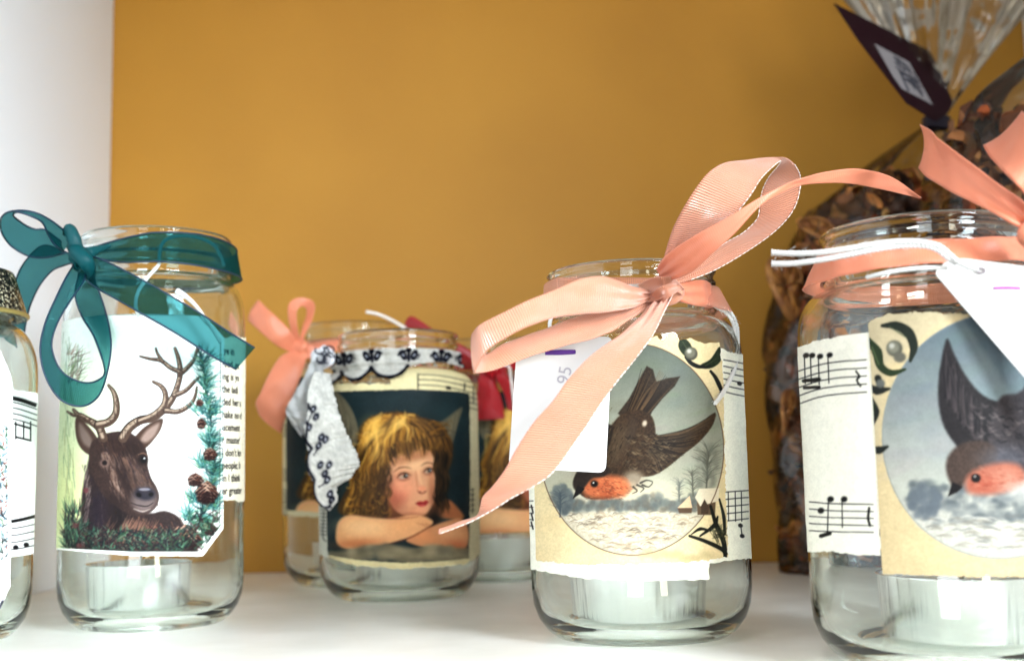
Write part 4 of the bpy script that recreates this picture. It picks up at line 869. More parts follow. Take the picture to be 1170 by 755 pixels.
# price tag on the robin jar, behind the tail
def cardmesh(name, outline, d, parent, m, th=.0005, hole=None, sm=0):
    pts = PP(outline, d); n = len(pts); nrm = np.cross(pts[n//3]-pts[0], pts[2*n//3]-pts[0]); nrm /= np.linalg.norm(nrm)
    if nrm[1] < 0: nrm = -nrm
    bm = bmesh.new(); f = bm.faces.new([bm.verts.new(tuple(p)) for p in pts]); r = bmesh.ops.extrude_face_region(bm, geom=[f])
    for v in r['geom']:
        if isinstance(v, bmesh.types.BMVert): v.co += Vector(nrm*th)
    bmesh.ops.recalc_face_normals(bm, faces=bm.faces[:]); bm.verts.index_update()
    V = [tuple(v.co) for v in bm.verts]; F = [tuple(v.index for v in f.verts) for f in bm.faces]; bm.free()
    return mesh(name, V, F, m, parent, smooth_=False)
def plane_at(p0, p1, p2):
    n = np.cross(p1-p0, p2-p0); n /= np.linalg.norm(n)
    if n[1] > 0: n = -n
    def f(px, py, off=.0002):
        v = _F+(px-585)/FPX*_R+(377.5-py)/FPX*_U; t = ((p0+n*off-_C)@n)/(v@n); return _C+v*t
    return f
def rounded(corners, r, k=5):
    out = []; n = len(corners)
    for i in range(n):
        p = np.array(corners[i], float); a = np.array(corners[i-1], float); b = np.array(corners[(i+1) % n], float)
        u = (a-p)/np.linalg.norm(a-p); v = (b-p)/np.linalg.norm(b-p)
        for t in np.linspace(0, 1, k): out.append(tuple((1-t)**2*(p+u*r)+2*t*(1-t)*p+t*t*(p+v*r)))
    return out
def on_plane(f, outline, name, m, parent, th=.0005):
    # a thin card whose front face lies on plane f
    V = [f(x, y, 0) for x, y in outline]; B = [f(x, y, 0)+(0, th, 0) for x, y in outline]; n = len(V)
    F = [tuple(range(n)), tuple(range(2*n-1, n-1, -1))]+[(i, i+n, (i+1) % n+n, (i+1) % n) for i in range(n)]
    return mesh(name, V+B, F, m, parent, smooth_=False)
def marks(f, strokes, name, m, parent, r=.00022):
    g = Geo()
    for q, w in strokes: g.tube([f(x, y, .0001) for x, y in q], w, 6, 4)
    return g.out(name, m, parent)
def plane_text(f, s, x, y, size, rot, name, m, parent):
    cu = bpy.data.curves.new('t', 'FONT'); cu.body = s; cu.size = 1
    o = bpy.data.objects.new('t', cu); COL.objects.link(o); bpy.context.view_layer.update(); me = o.to_mesh(); c, q = math.cos(rot), math.sin(rot)
    V = [f(x+size*(v.co.x*c-v.co.y*q), y-size*(v.co.x*q+v.co.y*c), .00012) for v in me.vertices]; F = [tuple(p.vertices) for p in me.polygons]
    o.to_mesh_clear(); bpy.data.objects.remove(o); bpy.data.curves.remove(cu); return mesh(name, V, F, m, parent, smooth_=False)
PT = tag(empty('price_tag', P(640, 400, .358)), 'white price tag with purple dash hanging behind the salmon tail on the robin jar', 'price tag', 'paper price tags')
f = plane_at(P(592, 395, .352), P(694, 395, .362), P(640, 540, .366))
on_plane(f, rounded([(591, 388), (700, 384), (692, 540), (581, 534)], 9), 'card', M['card'], PT)
marks(f, [(((623, 403), (640, 402.5), (657, 402)), [.0007, .00085, .0007])], 'felt_pen_dash', M['purple'], PT)
plane_text(f, '95', 650, 440, 21, math.radians(80), 'handwritten_price', M['pencil'], PT)
g = Geo(); g.tube(PP([(640, 386), (628, 372), (640, 350), (690, 330), (740, 326)], [.357, .362, .372, .366, .37]), .0006, 8, 8); g.out('string', M['string'], PT)
st = tag(empty('hanging_string', P(818, 349, .405)), 'white cotton string hanging down the right side of the robin jar', 'string')
g = Geo()
g.cord(PP([(812, 348), (822, 350), (834, 357), (841, 370), (843, 385), (842, 404), (839.5, 420), (833, 436), (824, 452), (817, 461)], [.396, .398, .400, .401, .401, .398, .393, .386, .380, .377]), .00075)
g.cord(PP([(810, 346), (820, 352), (831, 359), (838.5, 372), (840, 386), (839, 404), (836, 420)], [.395, .397, .399, .400, .399, .396, .392]), .0006); g.out('cord', M['string'], st)

# ================================================================ NEAREST JAR (right)
JC = make_jar('nearest glass jar at right edge with blue robin print and orange ribbon', 1068, .348, **robin)
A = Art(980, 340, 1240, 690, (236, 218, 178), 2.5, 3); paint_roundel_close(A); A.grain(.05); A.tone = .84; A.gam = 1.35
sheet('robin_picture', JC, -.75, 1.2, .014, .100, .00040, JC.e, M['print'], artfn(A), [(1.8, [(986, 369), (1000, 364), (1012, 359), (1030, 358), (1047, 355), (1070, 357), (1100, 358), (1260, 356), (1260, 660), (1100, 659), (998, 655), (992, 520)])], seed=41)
A = Art(900, 380, 1000, 650, (242, 240, 228), 3, 6)
for k in range(5): staff(A, [[(912, 424+k*9.4), (935, 417+k*9.2), (960, 413+k*9.2), (990, 411+k*9.2)]], 1.3)
for k in range(5): staff(A, [[(925, 573+k*8.2), (950, 575+k*8), (998, 576+k*8)]], 1.2)
for x, y in ((921, 406), (928, 406), (937, 407), (948, 405.5)): A.blob(x, y, 3.4, 2.8, (14, 14, 18), 1, -.3); A.stroke([(x-2, y), (x-1, y+32)], 1.2, (16, 16, 20), sm=0)
A.stroke([(918, 435), (936, 433)], 4, (14, 14, 18), sm=0); A.stroke([(919, 443), (936, 442)], 3.4, (14, 14, 18), sm=0); A.stroke([(978, 424), (982, 430), (979, 434), (983, 441)], 2.2, (14, 14, 18))
for x, y in ((949, 570), (964.5, 570), (938, 583)): A.blob(x, y, 3.6, 3.2, (14, 14, 18), 1, -.3)
A.stroke([(946.5, 570), (945.5, 608)], 1.2, (16, 16, 20), sm=0); A.stroke([(962, 570), (962.5, 602)], 1.2, (16, 16, 20), sm=0); A.stroke([(938, 612), (948, 609)], 4.5, (14, 14, 18), sm=0); A.stroke([(993, 580), (992, 592), (994, 600)], 3, (20, 20, 24)); A.grain(.05)
sheet('music_sheet', JC, -1.8, -.4, .018, .092, .00018, JC.e, M['print'], artfn(A), [[(890, 400), (914, 396), (930, 389), (950, 386), (970, 379), (992, 375), (1006, 376), (1006, 634), (975, 634), (945, 630), (929, 631), (890, 628)]], seed=51)
tealight(JC, .006, .002, .0236, .0195, 'tea light at the bottom of the nearest jar at the right edge')
SC = tag(empty('ribbon_bow', P(1185, 268, .31)), 'orange salmon satin bow cut off by the right edge on the nearest jar', 'ribbon', 'ribbons tied round the jars')
band(JC, 'neck_band', [(936, 292), (960, 286), (993, 281), (1029, 277), (1079, 273.5), (1130, 272), (1175, 272), (1215, 277)], [(936, 330), (960, 322), (993, 313), (1029, 307), (1079, 303), (1130, 300), (1175, 300), (1215, 306)], M['salmon2'], SC, off=.0012, ripple=.0003)
rb(SC, [(1051, 142), (1064, 150), (1077, 162), (1112, 188), (1145, 213), (1172, 233), (1186, 252)], [(1049, 192), (1060, 203), (1086, 219), (1112, 232), (1134, 243), (1160, 258), (1184, 268)], [.33, .322, .314, .308, .304, .303, .306], [.33, .323, .315, .309, .305, .303, .306], 'tail', 'salmon2', bow=.12, wave=.00015, gather='e')
rb(SC, [(1182, 262), (1172, 226), (1160, 210), (1147, 197), (1133, 182), (1123, 166)], [(1192, 254), (1196, 205), (1190, 165), (1180, 140), (1171, 130), (1168, 127)], [.303, .298, .296, .300, .308, .316], [.303, .296, .293, .296, .304, .314], 'loop', 'salmon2', bow=.08, wave=.00015)
rb(SC, [(1190, 255), (1215, 235), (1245, 225)], [(1190, 280), (1220, 275), (1250, 268)], [.303, .296, .292], [.303, .296, .292], 'loop', 'salmon2')
g = Geo(); g.blob(P(1188, 266, .304), (.0055, .0045, .005), 5, .15, 12); g.out('knot', M['salmon2'], SC)
PC = tag(empty('price_tag', P(1090, 305, .305)), 'overexposed white price tag with pink dash on the nearest jar', 'price tag', 'paper price tags')
f = plane_at(P(1080, 300, .308), P(1175, 300, .300), P(1170, 430, .302))
tagc = on_plane(f, rounded([(1068, 312), (1080, 299), (1100, 295), (1215, 310), (1225, 480), (1184, 446)], 5), 'card', M['card'], PC)
g = Geo(); g.tube([f(1120+5.5*math.cos(a), 309+2.6*math.sin(a), .0001) for a in np.linspace(0, 6.28, 16)], .00035, 6, 0); g.out('hole_shade', mat('hole_shadow_card', (.30, .26, .27, 1), .8), PC)  # grey ring stands in for the shadow of the tag's punched hole
marks(f, [(((1135, 329), (1150, 328.5), (1166, 329)), .00032)], 'pen_dash', M['pinkpen'], PC)
g = Geo()
g.cord(PP([(883, 288.5), (905, 289.5), (937, 288.5), (970, 284), (1000, 279), (1028, 276), (1054, 277), (1074, 282), (1086, 292), (1096, 300), (1116, 308)], [.318, .314, .309, .306, .304, .303, .302, .3015, .301, .301, .3035]), .00078)
g.cord(PP([(883, 301), (905, 301), (937, 297), (970, 291), (1000, 285), (1030, 281), (1056, 281), (1072, 286), (1082, 294), (1092, 300)], [.318, .314, .3095, .3065, .3045, .3035, .3025, .302, .3015, .3015]), .00078)
g.cord(PP([(990, 317), (1010, 312), (1035, 308), (1062, 306), (1082, 306)], [.3105, .3075, .3055, .3045, .304]), .0006)
for (x, y) in ((883, 288.5), (883, 301)):
    for k in range(5): g.tube(PP([(x+3, y), (x, y+(k-2)*1.1), (x-1.5, y+(k-2)*1.9)], .318), [.00025, .00014], 5, 3)
g.out('string', M['string'], PC)

# ================================================================ CHERUB JAR (middle, lace)
JD = make_jar('glass jar with blond cherub print and embroidered lace trim', 456, .561, .0373, .1225, .1045, .0925, .0292)
A = Art(360, 430, 560, 655, (238, 232, 210), 3.2, 3); paint_cherub(A); A.grain(.05); A.gam = 1.3
sheet('cherub_picture', JD, -1.25, 1.15, .018, .096, .00040, JD.e, M['print'], artfn(A), [(.5, [(376, 447), (420, 445.5), (470, 444.5), (520, 446.5), (537, 449), (537.5, 560), (536, 638), (500, 642), (458, 643), (410, 640), (374, 634), (372, 540)])], seed=61)
A = Art(355, 395, 575, 665, (232, 222, 186), 3, 7)
A.poly([(355, 560), (376, 560), (376, 660), (355, 660)], (214, 214, 204)); A.poly([(536, 450), (560, 450), (575, 620), (536, 650)], (214, 206, 178))
for k in range(6): staff(A, [[(477.5, 427.5+k*6), (500, 428.5+k*6), (520, 432+k*6), (546, 438+k*6)]], .9)
A.stroke([(477.5, 427), (477.5, 447)], 1.2, (20, 20, 24), sm=0); A.poly([(510, 441), (515, 441.5), (515, 445), (510, 444.5)], (16, 16, 20)); A.stroke([(531, 438), (530.5, 445)], 1.6, (20, 20, 24), sm=0); A.stroke([(541, 440), (541, 460)], 1, (20, 20, 24), sm=0)
for k in range(8): A.stroke([(366, 582+k*4), (373, 582.6+k*4)], .8, (40, 40, 46), sm=0)
A.stroke([(370, 584), (369, 612), (372, 618)], 1, (30, 30, 36))
for k in range(5): A.stroke([(538, 559+k*6), (542, 558.5+k*6)], .9, (30, 30, 34), sm=0)
A.stroke([(540, 558), (540, 586)], 1, (26, 26, 30), sm=0); A.grain(.07)
sheet('music_sheet', JD, -1.75, 1.75, .012, .104, .00018, JD.e, M['print'], artfn(A), [(1.6, [(340, 440), (380, 438), (445, 438), (446, 425), (452, 424), (468, 417), (480, 414), (505, 412), (530, 416), (560, 425), (560, 628), (545, 634), (541, 640), (530, 645), (490, 649), (450, 650), (400, 645), (378, 638), (366, 634), (340, 630)])], seed=71)
tealight(JD, .001, .002, .0225, .0165, 'tea light at the bottom of the jar with the cherub print')
# lace trim
def motif(A, x, y, s, a=0., col=(14, 16, 38)):
    R = random.Random(int(x*7+y)); c, q = math.cos(a), math.sin(a)
    def t(u, v): return (x+s*(u*c-v*q), y+s*(u*q+v*c))
    for u, v, r0 in ((-.62, -.15, .9), (.62, -.15, -.9)):
        A.blob(*t(u, v), .62*s, .36*s, col, 1, r0+a-.25 if u > 0 else r0+a+.25-.5*0, soft=.15); A.blob(*t(u, v), .2*s, .1*s, (205, 208, 214), .9, r0+a, soft=.4)
    A.blob(*t(0, -.72), .34*s, .3*s, col, 1, 0, soft=.15); A.stroke([t(0, -.6), t(0, .45)], .32*s, col, 1, sm=0)
    for _ in range(16):
        b = R.uniform(0, 6.28); k = R.choice((-.62, .62)); p = t(k+.55*math.cos(b), -.15+.5*math.sin(b)); A.blob(*p, .12*s, .1*s, col, .9)
LT = tag(empty('lace_trim', P(372, 418, .54)), 'white lace trim with navy scalloped embroidery round the cherub jar', 'lace', )
A = Art(335, 375, 575, 475, (206, 204, 198), 3.5, 3); A.grain(.12, 2)
scal = [(352, 432), (365, 437), (380, 437.5), (386, 434), (391, 424)]
for q in ([(366, 432), (372, 436), (382, 437), (389, 431)], [(390, 425), (393, 430), (402, 434), (412, 432), (420, 426), (424, 420)], [(424, 420), (430, 427), (440, 430.5), (452, 429.5), (461, 424), (466, 418)], [(534, 403), (541, 414), (545, 424), (548, 440)]):
    A.stroke(q, 4, (14, 16, 38), soft=.8)
    for p in smooth(q, 7): A.blob(p[0]+random.Random(int(p[0]*9)).uniform(-1, 1), p[1]+1, 1.6, 1.5, (12, 14, 34), .9)
for x, y, a in ((393, 412, -.12), (425, 408, -.06), (467, 407, .0), (504, 409, .06), (532, 414, .3)): motif(A, x, y, 10.2, a)
for q in ([(362, 400), (370, 396), (380, 398), (384, 404)], [(362, 402), (358, 410), (362, 418), (372, 424), (382, 424)], [(366, 408), (374, 404), (382, 412), (376, 418), (366, 414)]): A.stroke(q, 3.2, (14, 16, 38), soft=.8)
def lift(th, z): return .0004+.0006*np.sin(th*9)+.0004*np.sin(th*23+z*300)
lo = [(360, 438), (380, 440), (389, 433), (392, 429), (400, 436.5), (412, 435), (424, 424.5), (432, 431), (446, 433.5), (460, 428), (468, 419), (485, 414.5), (503, 413), (520, 417), (535, 424), (544, 436), (549, 446), (562, 452)]
sheet('neck_band', JD, -1.35, 1.45, .084, .113, .0018, LT, M['lace'], artfn(A), [(.4, [(352, 400), (361, 396), (381, 395.5), (396, 397), (425, 396), (468, 395.5), (510, 397), (530, 402), (540, 408), (562, 420)]+lo[::-1]+[(352, 432)])], seed=81, lift=lift)
def cloth(name, Lp, Rp, dl, dr, art, parent, nn=10, k=40, wave=.00035, seed=3):
    a = smooth(PP(Lp, dl), nn); b = smooth(PP(Rp, dr), nn); N = min(len(a), len(b)); a, b = a[:N], b[:N]
    V = []; t = np.linspace(0, 1, k+1); s = np.arange(N)/N; RJ = np.random.RandomState(seed); a = a+RJ.uniform(-.00025, .00025, a.shape); b = b+RJ.uniform(-.0005, .0005, b.shape)
    for j in range(k+1):
        q = a*(1-t[j])+b*t[j]; q[:, 1] += wave*np.sin(s*17+t[j]*5+seed)+wave*.6*np.sin(s*31-t[j]*9); V.append(q)
    V = np.array(V).reshape(-1, 3); px, py = proj(V); c = art.sample(px, py)**1.25 if art else np.full((len(V), 3), .66)
    F = [(j*N+i, (j+1)*N+i, (j+1)*N+i+1, j*N+i+1) for j in range(k) for i in range(N-1)]
    n = len(V); V2 = V+np.array((0, .0004, 0)); F2 = [tuple(x+n for x in q[::-1]) for q in F]
    E = [(i, i+1, i+1+n, i+n) for i in range(N-1)]+[(k*N+i+1, k*N+i, k*N+i+n, k*N+i+1+n) for i in range(N-1)]+[(j*N+N-1, (j+1)*N+N-1, (j+1)*N+N-1+n, j*N+N-1+n) for j in range(k)]
    return mesh(name, np.vstack([V, V2]), F+F2+E, M['lace'], parent, colors=np.vstack([c, c]))
A = Art(315, 385, 415, 590, (202, 201, 196), 4, 9)
for q in ([(352, 462), (348, 478), (352, 486), (350, 496), (350, 504), (356, 512)], [(356, 512), (351, 522), (352, 535), (358, 546), (359, 549)], [(359, 549), (358, 560), (362, 572), (370, 580), (377, 578)], [(352, 464), (357, 470)]):
    A.stroke(q, 3.4, (14, 16, 38), soft=.7)
    for p in smooth(q, 6): A.blob(p[0]-.6, p[1], 1.3, 1.3, (12, 14, 34), .9)
for x, y in ((353, 488), (358, 467), (361, 476), (367, 499), (372, 502), (364, 509), (366, 531), (376, 531), (371, 541), (374, 548), (377, 564), (379, 571)):
    A.blob(x, y, 3.4, 5, (14, 16, 38), 1, .5, soft=.25); A.blob(x, y, 1, 1.6, (210, 212, 220), .9, .5, soft=.4)
A.stroke([(357, 470), (352, 482)], 1.5, (14, 16, 38)); A.stroke([(364, 512), (358, 520)], 1.5, (14, 16, 38)); A.stroke([(371, 552), (364, 556)], 1.5, (14, 16, 38)); A.grain(.2, 4)
cloth('tail', [(359, 424), (355, 436), (351.5, 450), (351, 468), (347.5, 488), (349, 505), (352, 516), (350, 528), (352, 540), (358, 552), (359, 566), (366, 578), (376, 583)],
      [(377, 427), (379, 438), (382, 450), (386, 466), (390, 480), (396, 494), (401, 506), (408, 518), (410, 530), (404, 540), (397, 549), (386, 554), (386, 574)], [.530, .524, .521, .519, .518, .518, .518, .518, .518, .519, .52, .521, .523], [.530, .523, .519, .516, .515, .515, .515, .515, .516, .517, .519, .521, .523], A, LT)
cloth('tail', [(362, 400), (352, 420), (342, 440), (333, 456), (326, 468), (330, 478), (334, 486)], [(374, 404), (368, 430), (362, 450), (357, 464), (352, 476), (348, 490), (344, 500)], [.54, .535, .53, .529, .529, .53, .531], [.535, .528, .526, .525, .525, .526, .527], None, LT, wave=.0008)
g = Geo(); g.blob(P(370, 408, .538), (.0055, .004, .0045), 6, .2, 12); kn = g.out('knot', mat('lace_knot_cotton', (.74, .75, .80, 1), .9), LT)
g = Geo(); R = random.Random(2)
for k in range(7):
    a0 = R.uniform(0, 6); c0 = P(369+R.uniform(-8, 8), 407+R.uniform(-8, 8), .5325)
    g.tube([c0+np.array((.0022*math.cos(a0+q), -.0004*abs(math.sin(q)), .0018*math.sin(a0+q))) for q in np.linspace(0, 4.4, 7)], .0004, 6, 4)
g.out('embroidery', mat('navy_thread', (.008, .009, .022, 1), .7), kn)

# ================================================================ BACK JARS
JE = make_jar('glass jar against the back wall behind the lace jar with limp salmon bow', 405, .636, .0375, .1365, .119, .108, .0285)
def dark_cherub(dx, dy, k, box_):
    A = Art(*box_, (36, 56, 60), 2.5, 3); A.T = lambda p: (dx+(p[0]-376)*k, dy+(p[1]-446)*k); A.k = k
    paint_cherub(A); A.grain(.05); A.gam = 1.3; return A
A = dark_cherub(329, 433, .97, (315, 420, 500, 640))
sheet('cherub_picture', JE, -1.4, 1.1, .030, .115, .0004, JE.e, M['print'], artfn(A), [(.4, [(326.5, 430), (485, 430), (484, 585), (400, 588), (327, 583)])], res=.0004, seed=91)
A = Art(310, 420, 500, 600, (226, 218, 190), 2, 3)
for y in (447, 486, 536, 560, 575):
    for k in range(4): A.stroke([(320, y+k*4), (328, y+k*4)], 1, (40, 40, 40), sm=0)
sheet('music_sheet', JE, -1.9, 1.9, .027, .11, .0002, JE.e, M['print'], artfn(A), [[(300, 440), (500, 436), (500, 590), (400, 594), (330, 589), (300, 586)]], res=.0004, seed=92)
tealight(JE, 0, 0, .0225, .017, 'tea light in the back jar with the limp salmon bow')
SE = tag(empty('ribbon_bow', P(342, 392, .61)), 'limp salmon ribbon bow on the back jar behind the lace jar', 'ribbon', 'ribbons tied round the jars')
band(JE, 'neck_band', [(360, 391), (375, 389), (405, 388), (430, 389), (448, 391)], [(360, 404), (375, 403), (405, 402), (430, 403), (448, 404)], M['salmon2'], SE, off=.001)
rb(SE, [(340, 392), (330, 376), (316, 362), (305, 352), (296, 343)], [(334, 403), (318, 396), (304, 385), (292, 374), (283, 366)], [.602, .596, .594, .596, .60], [.602, .596, .594, .596, .60], 'tail', 'salmon2', bow=.1, wave=.0004)
rb(SE, [(338, 394), (331, 372), (329, 352), (334, 343), (344, 340), (356, 343), (360, 351), (356, 368), (348, 384), (345, 396)], [(344, 392), (340, 374), (339, 358), (341, 352), (346, 350), (350, 353), (350, 361), (346, 372), (343, 384), (342, 396)], [.602, .595, .592, .592, .594, .597, .60, .603, .604, .604], [.602, .595, .592, .592, .594, .597, .60, .603, .604, .604], 'loop', 'salmon2')
rb(SE, [(334, 400), (318, 410), (306, 430), (298, 448), (292, 461), (296, 474)], [(352, 402), (346, 424), (338, 444), (331, 462), (326, 478), (321, 495)], [.602, .596, .592, .591, .592, .594], [.602, .596, .593, .593, .594, .596], 'tail', 'salmon2', bow=.12, wave=.0004)
rb(SE, [(346, 394), (360, 396), (372, 396)], [(350, 410), (362, 408), (374, 406)], [.602, .603, .607], [.602, .603, .607], 'band_fold', 'salmon2')
g = Geo(); g.blob(P(343, 398, .603), (.0055, .004, .0045), 6, .2, 12); g.out('knot', M['salmon2'], SE)

JF = make_jar('glass jar at the back wall tied with red ribbon', 568, .648, .0375, .1275, .110, .099, .0300)
A = dark_cherub(528, 436, 1.0, (480, 420, 660, 640))
sheet('cherub_picture', JF, -1.2, 1.2, .026, .098, .0004, JF.e, M['print'], artfn(A), [(.4, [(492, 440), (640, 440), (640, 614), (570, 616), (530, 614), (492, 610)])], res=.0004, seed=93)
tealight(JF, 0, 0, .0225, .017, 'tea light in the back jar tied with red ribbon')
SF = tag(empty('ribbon_bow', P(560, 425, .61)), 'shiny red satin ribbon on the back jar left of the robin jar', 'ribbon', 'ribbons tied round the jars')
band(JF, 'neck_band', [(510, 408), (530, 406), (568, 404), (600, 405), (624, 407)], [(510, 424), (530, 424), (568, 423), (600, 424), (624, 424)], M['red'], SF, off=.001)
rb(SF, [(548, 424), (546, 440), (544, 460), (543, 480)], [(560, 420), (568, 440), (574, 460), (577, 478)], [.606, .602, .601, .602], [.606, .602, .600, .601], 'tail', 'red', bow=.15, wave=.0006)
rb(SF, [(562, 418), (568, 434), (576, 450), (580, 468)], [(576, 420), (586, 436), (590, 452), (588, 470)], [.606, .600, .598, .599], [.606, .600, .598, .599], 'tail', 'red', bow=.15, wave=.0006)
rb(SF, [(566, 420), (545, 404), (520, 390), (498, 378), (480, 366), (470, 361), (464, 366), (462, 374)], [(562, 432), (545, 420), (520, 404), (500, 392), (484, 382), (474, 376), (468, 378), (463, 384)], [.606, .608, .612, .615, .618, .62, .622, .624], [.606, .608, .612, .615, .618, .62, .622, .624], 'loop', 'red', bow=.1)
g = Geo(); g.blob(P(564, 422, .603), (.0045, .004, .0045), 6, .2, 12); g.out('knot', M['red'], SF)
sf = tag(empty('hanging_string', P(590, 440, .6)), 'thin pale cord standing off the back jar with red ribbon', 'string')
g = Geo(); g.tube(PP([(418, 356), (432, 359), (446, 365), (460, 373), (480, 386), (520, 400), (560, 412), (582, 418)], [.607, .609, .611, .612, .612, .612, .608, .604]), .0008, 8, 6)
g.tube(PP([(582, 418), (584, 434), (586, 450), (588, 470)], [.602, .598, .596, .596]), .0006, 8, 6); g.out('cord', mat('clear_cord', (.85, .80, .74, 1), .3), sf)

# ================================================================ LEFT EDGE JAR with glitter lid
JG = make_jar('glass jar with glittery black lid cut off by the left edge', -67, .437, .0325, .128, .116, .100, .0235)
A = Art(-40, 430, 50, 660, (248, 248, 244), 3, 3)
for k in range(5): staff(A, [[(10, 452+k*6.4), (24, 455+k*6.4), (42, 461+k*6.4)]], 1.1)
for k in range(5): staff(A, [[(10, 596+k*8), (24, 594+k*8), (42, 590+k*8)]], 1.1)
A.stroke([(14, 455), (26, 458), (40, 463)], 3.6, (16, 16, 22)); A.stroke([(13, 595.5), (26, 593), (42, 589)], 3.6, (16, 16, 22)); 
for q in (((17, 484), (34, 489)), ((18, 499), (35, 503))): A.stroke(q, 2, (20, 20, 26), sm=0)
for x in (18, 27, 35): A.stroke([(x, 482), (x, 501)], 1.4, (20, 20, 26), sm=0)
for x, y in ((18, 625), (30, 622)): A.blob(x, y, 3, 2.6, (14, 14, 20), 1)
sheet('music_sheet', JG, .3, 1.9, .03, .094, .0002, JG.e, M['print'], artfn(A), [[(5, 442), (60, 452), (60, 640), (36, 640), (28, 645), (5, 648)]], seed=95)
A = Art(-80, 360, 30, 720, (250, 250, 247), 2.5, 3); R = random.Random(3)
for _ in range(500):
    x, y = R.uniform(-40, 9), R.uniform(490, 640); a = R.uniform(-2.8, -.3); l = R.uniform(4, 12)
    A.stroke([(x, y), (x+l*math.cos(a), y+l*math.sin(a))], [2.2, .5], R.choice([(70, 110, 130), (140, 70, 60), (50, 60, 60), (150, 170, 180), (90, 120, 90)]), .6, sm=0)
A.poly([(9, 400), (20, 400), (20, 700), (9, 700)], (250, 250, 246)); A.blob(2, 690, 2, 5, (40, 40, 60), .8, .3); A.grain(.04)
sheet('picture_label', JG, -.9, 1.4, .010, .108, .0006, JG.e, M['print'], artfn(A), [(.3, [(-90, 392), (-2, 394), (13, 428), (15, 440), (12, 670), (0, 697), (-90, 700)])], seed=96, lift=lambda t, z: .0008*np.clip(t, 0, 1))
gl = mat('black_glitter', (.01, .012, .012, 1), .25, Metallic=.3); b_ = gl.node_tree.nodes['Principled BSDF']
tc = nd(gl, 'ShaderNodeTexCoord'); vo = nd(gl, 'ShaderNodeTexVoronoi'); vo.inputs['Scale'].default_value = 1500; lk(gl, tc.outputs['Object'], vo.inputs['Vector'])
sx = nd(gl, 'ShaderNodeSeparateColor'); lk(gl, vo.outputs['Color'], sx.inputs[0]); rp = nd(gl, 'ShaderNodeValToRGB'); rp.color_ramp.elements[0].position = .66; rp.color_ramp.elements[0].color = (.006, .008, .008, 1); rp.color_ramp.elements[1].position = .9; rp.color_ramp.elements[1].color = (.55, .50, .34, 1)
lk(gl, sx.outputs[0], rp.inputs[0]); lk(gl, rp.outputs[0], b_.inputs['Base Color']); lk(gl, sx.outputs[1], b_.inputs['Metallic'])
g = Geo(); c = JG.c+np.array((0, 0, .1185)); g.lathe([(.0001, .0175), (.020, .0175), (.0228, .0168), (.0238, .0150), (.0282, .0008), (.0285, -.0004), (.0280, -.0008), (.0270, .0005), (.0222, .0145), (.0001, .0155)], c, 80)
lid = g.out('lid', gl, JG.e)
g = Geo(); g.lathe([(.0284, -.0006), (.0290, .0000), (.0290, .0008), (.0282, .0012)], c, 80); g.out('gold_rim', mat('gold_braid', (.6, .45, .15, 1), .35, Metallic=.8), lid)
# ================================================================ POTPOURRI BAGS
def filmmat():
    m = bpy.data.materials.new('cellophane'); m.use_nodes = True; nt = m.node_tree; nt.nodes.remove(nt.nodes['Principled BSDF'])
    gl = nd(m, 'ShaderNodeBsdfGlossy'); gl.inputs['Roughness'].default_value = .2; gl.inputs['Color'].default_value = (.85, .82, .76, 1); tr = nd(m, 'ShaderNodeBsdfTransparent'); tr.inputs[0].default_value = (.95, .95, .94, 1)
    lw = nd(m, 'ShaderNodeLayerWeight'); lw.inputs['Blend'].default_value = .36; mx = nd(m, 'ShaderNodeMixShader')
    bump(m, 13, 1., .024, 3, node=gl)
    bpn = [n for n in nt.nodes if n.type == 'BUMP'][0]; lk(m, bpn.outputs[0], lw.inputs['Normal'])
    lk(m, lw.outputs['Fresnel'], mx.inputs[0]); lk(m, tr.outputs[0], mx.inputs[1]); lk(m, gl.outputs[0], mx.inputs[2]); lk(m, mx.outputs[0], nt.nodes['Material Output'].inputs[0]); return m
M['film'] = filmmat()
pot = mat('dried_potpourri', rough=.75); a_ = nd(pot, 'ShaderNodeVertexColor', layer_name='print'); lk(pot, a_.outputs[0], pot.node_tree.nodes['Principled BSDF'].inputs['Base Color']); bump(pot, 500, .5, .0006)
M['slice'] = mat('dried_orange', (.42, .17, .04, 1), .5); vary(M['slice'], (.22, .07, .02, 1), (.55, .25, .06, 1), 160)
M['rind'] = mat('dried_rind', (.30, .12, .03, 1), .6); vary(M['rind'], (.20, .07, .02, 1), (.42, .19, .05, 1), 120)
PC_ = [(92, 58, 34), (70, 44, 30), (124, 88, 54), (60, 42, 34), (150, 112, 70), (84, 54, 36), (112, 62, 36), (56, 50, 60), (168, 130, 84), (50, 36, 30), (128, 78, 42), (100, 72, 50), (88, 64, 46)]
def outline(axis, t, ang, seed):
    # lumpy section radius of a stuffed bag; axis rows are (centre xyz, rx, ry)
    c = [np.interp(t, [a[0] for a in axis], [a[1][i] for a in axis]) for i in range(3)]; rx = np.interp(t, [a[0] for a in axis], [a[2] for a in axis]); ry = np.interp(t, [a[0] for a in axis], [a[3] for a in axis])
    k = 1+.06*math.sin(3*ang+seed+t*5)+.035*math.sin(7*ang+seed*2+t*13)+.025*math.sin(11*ang-t*21)
    return c, rx*k, ry*k
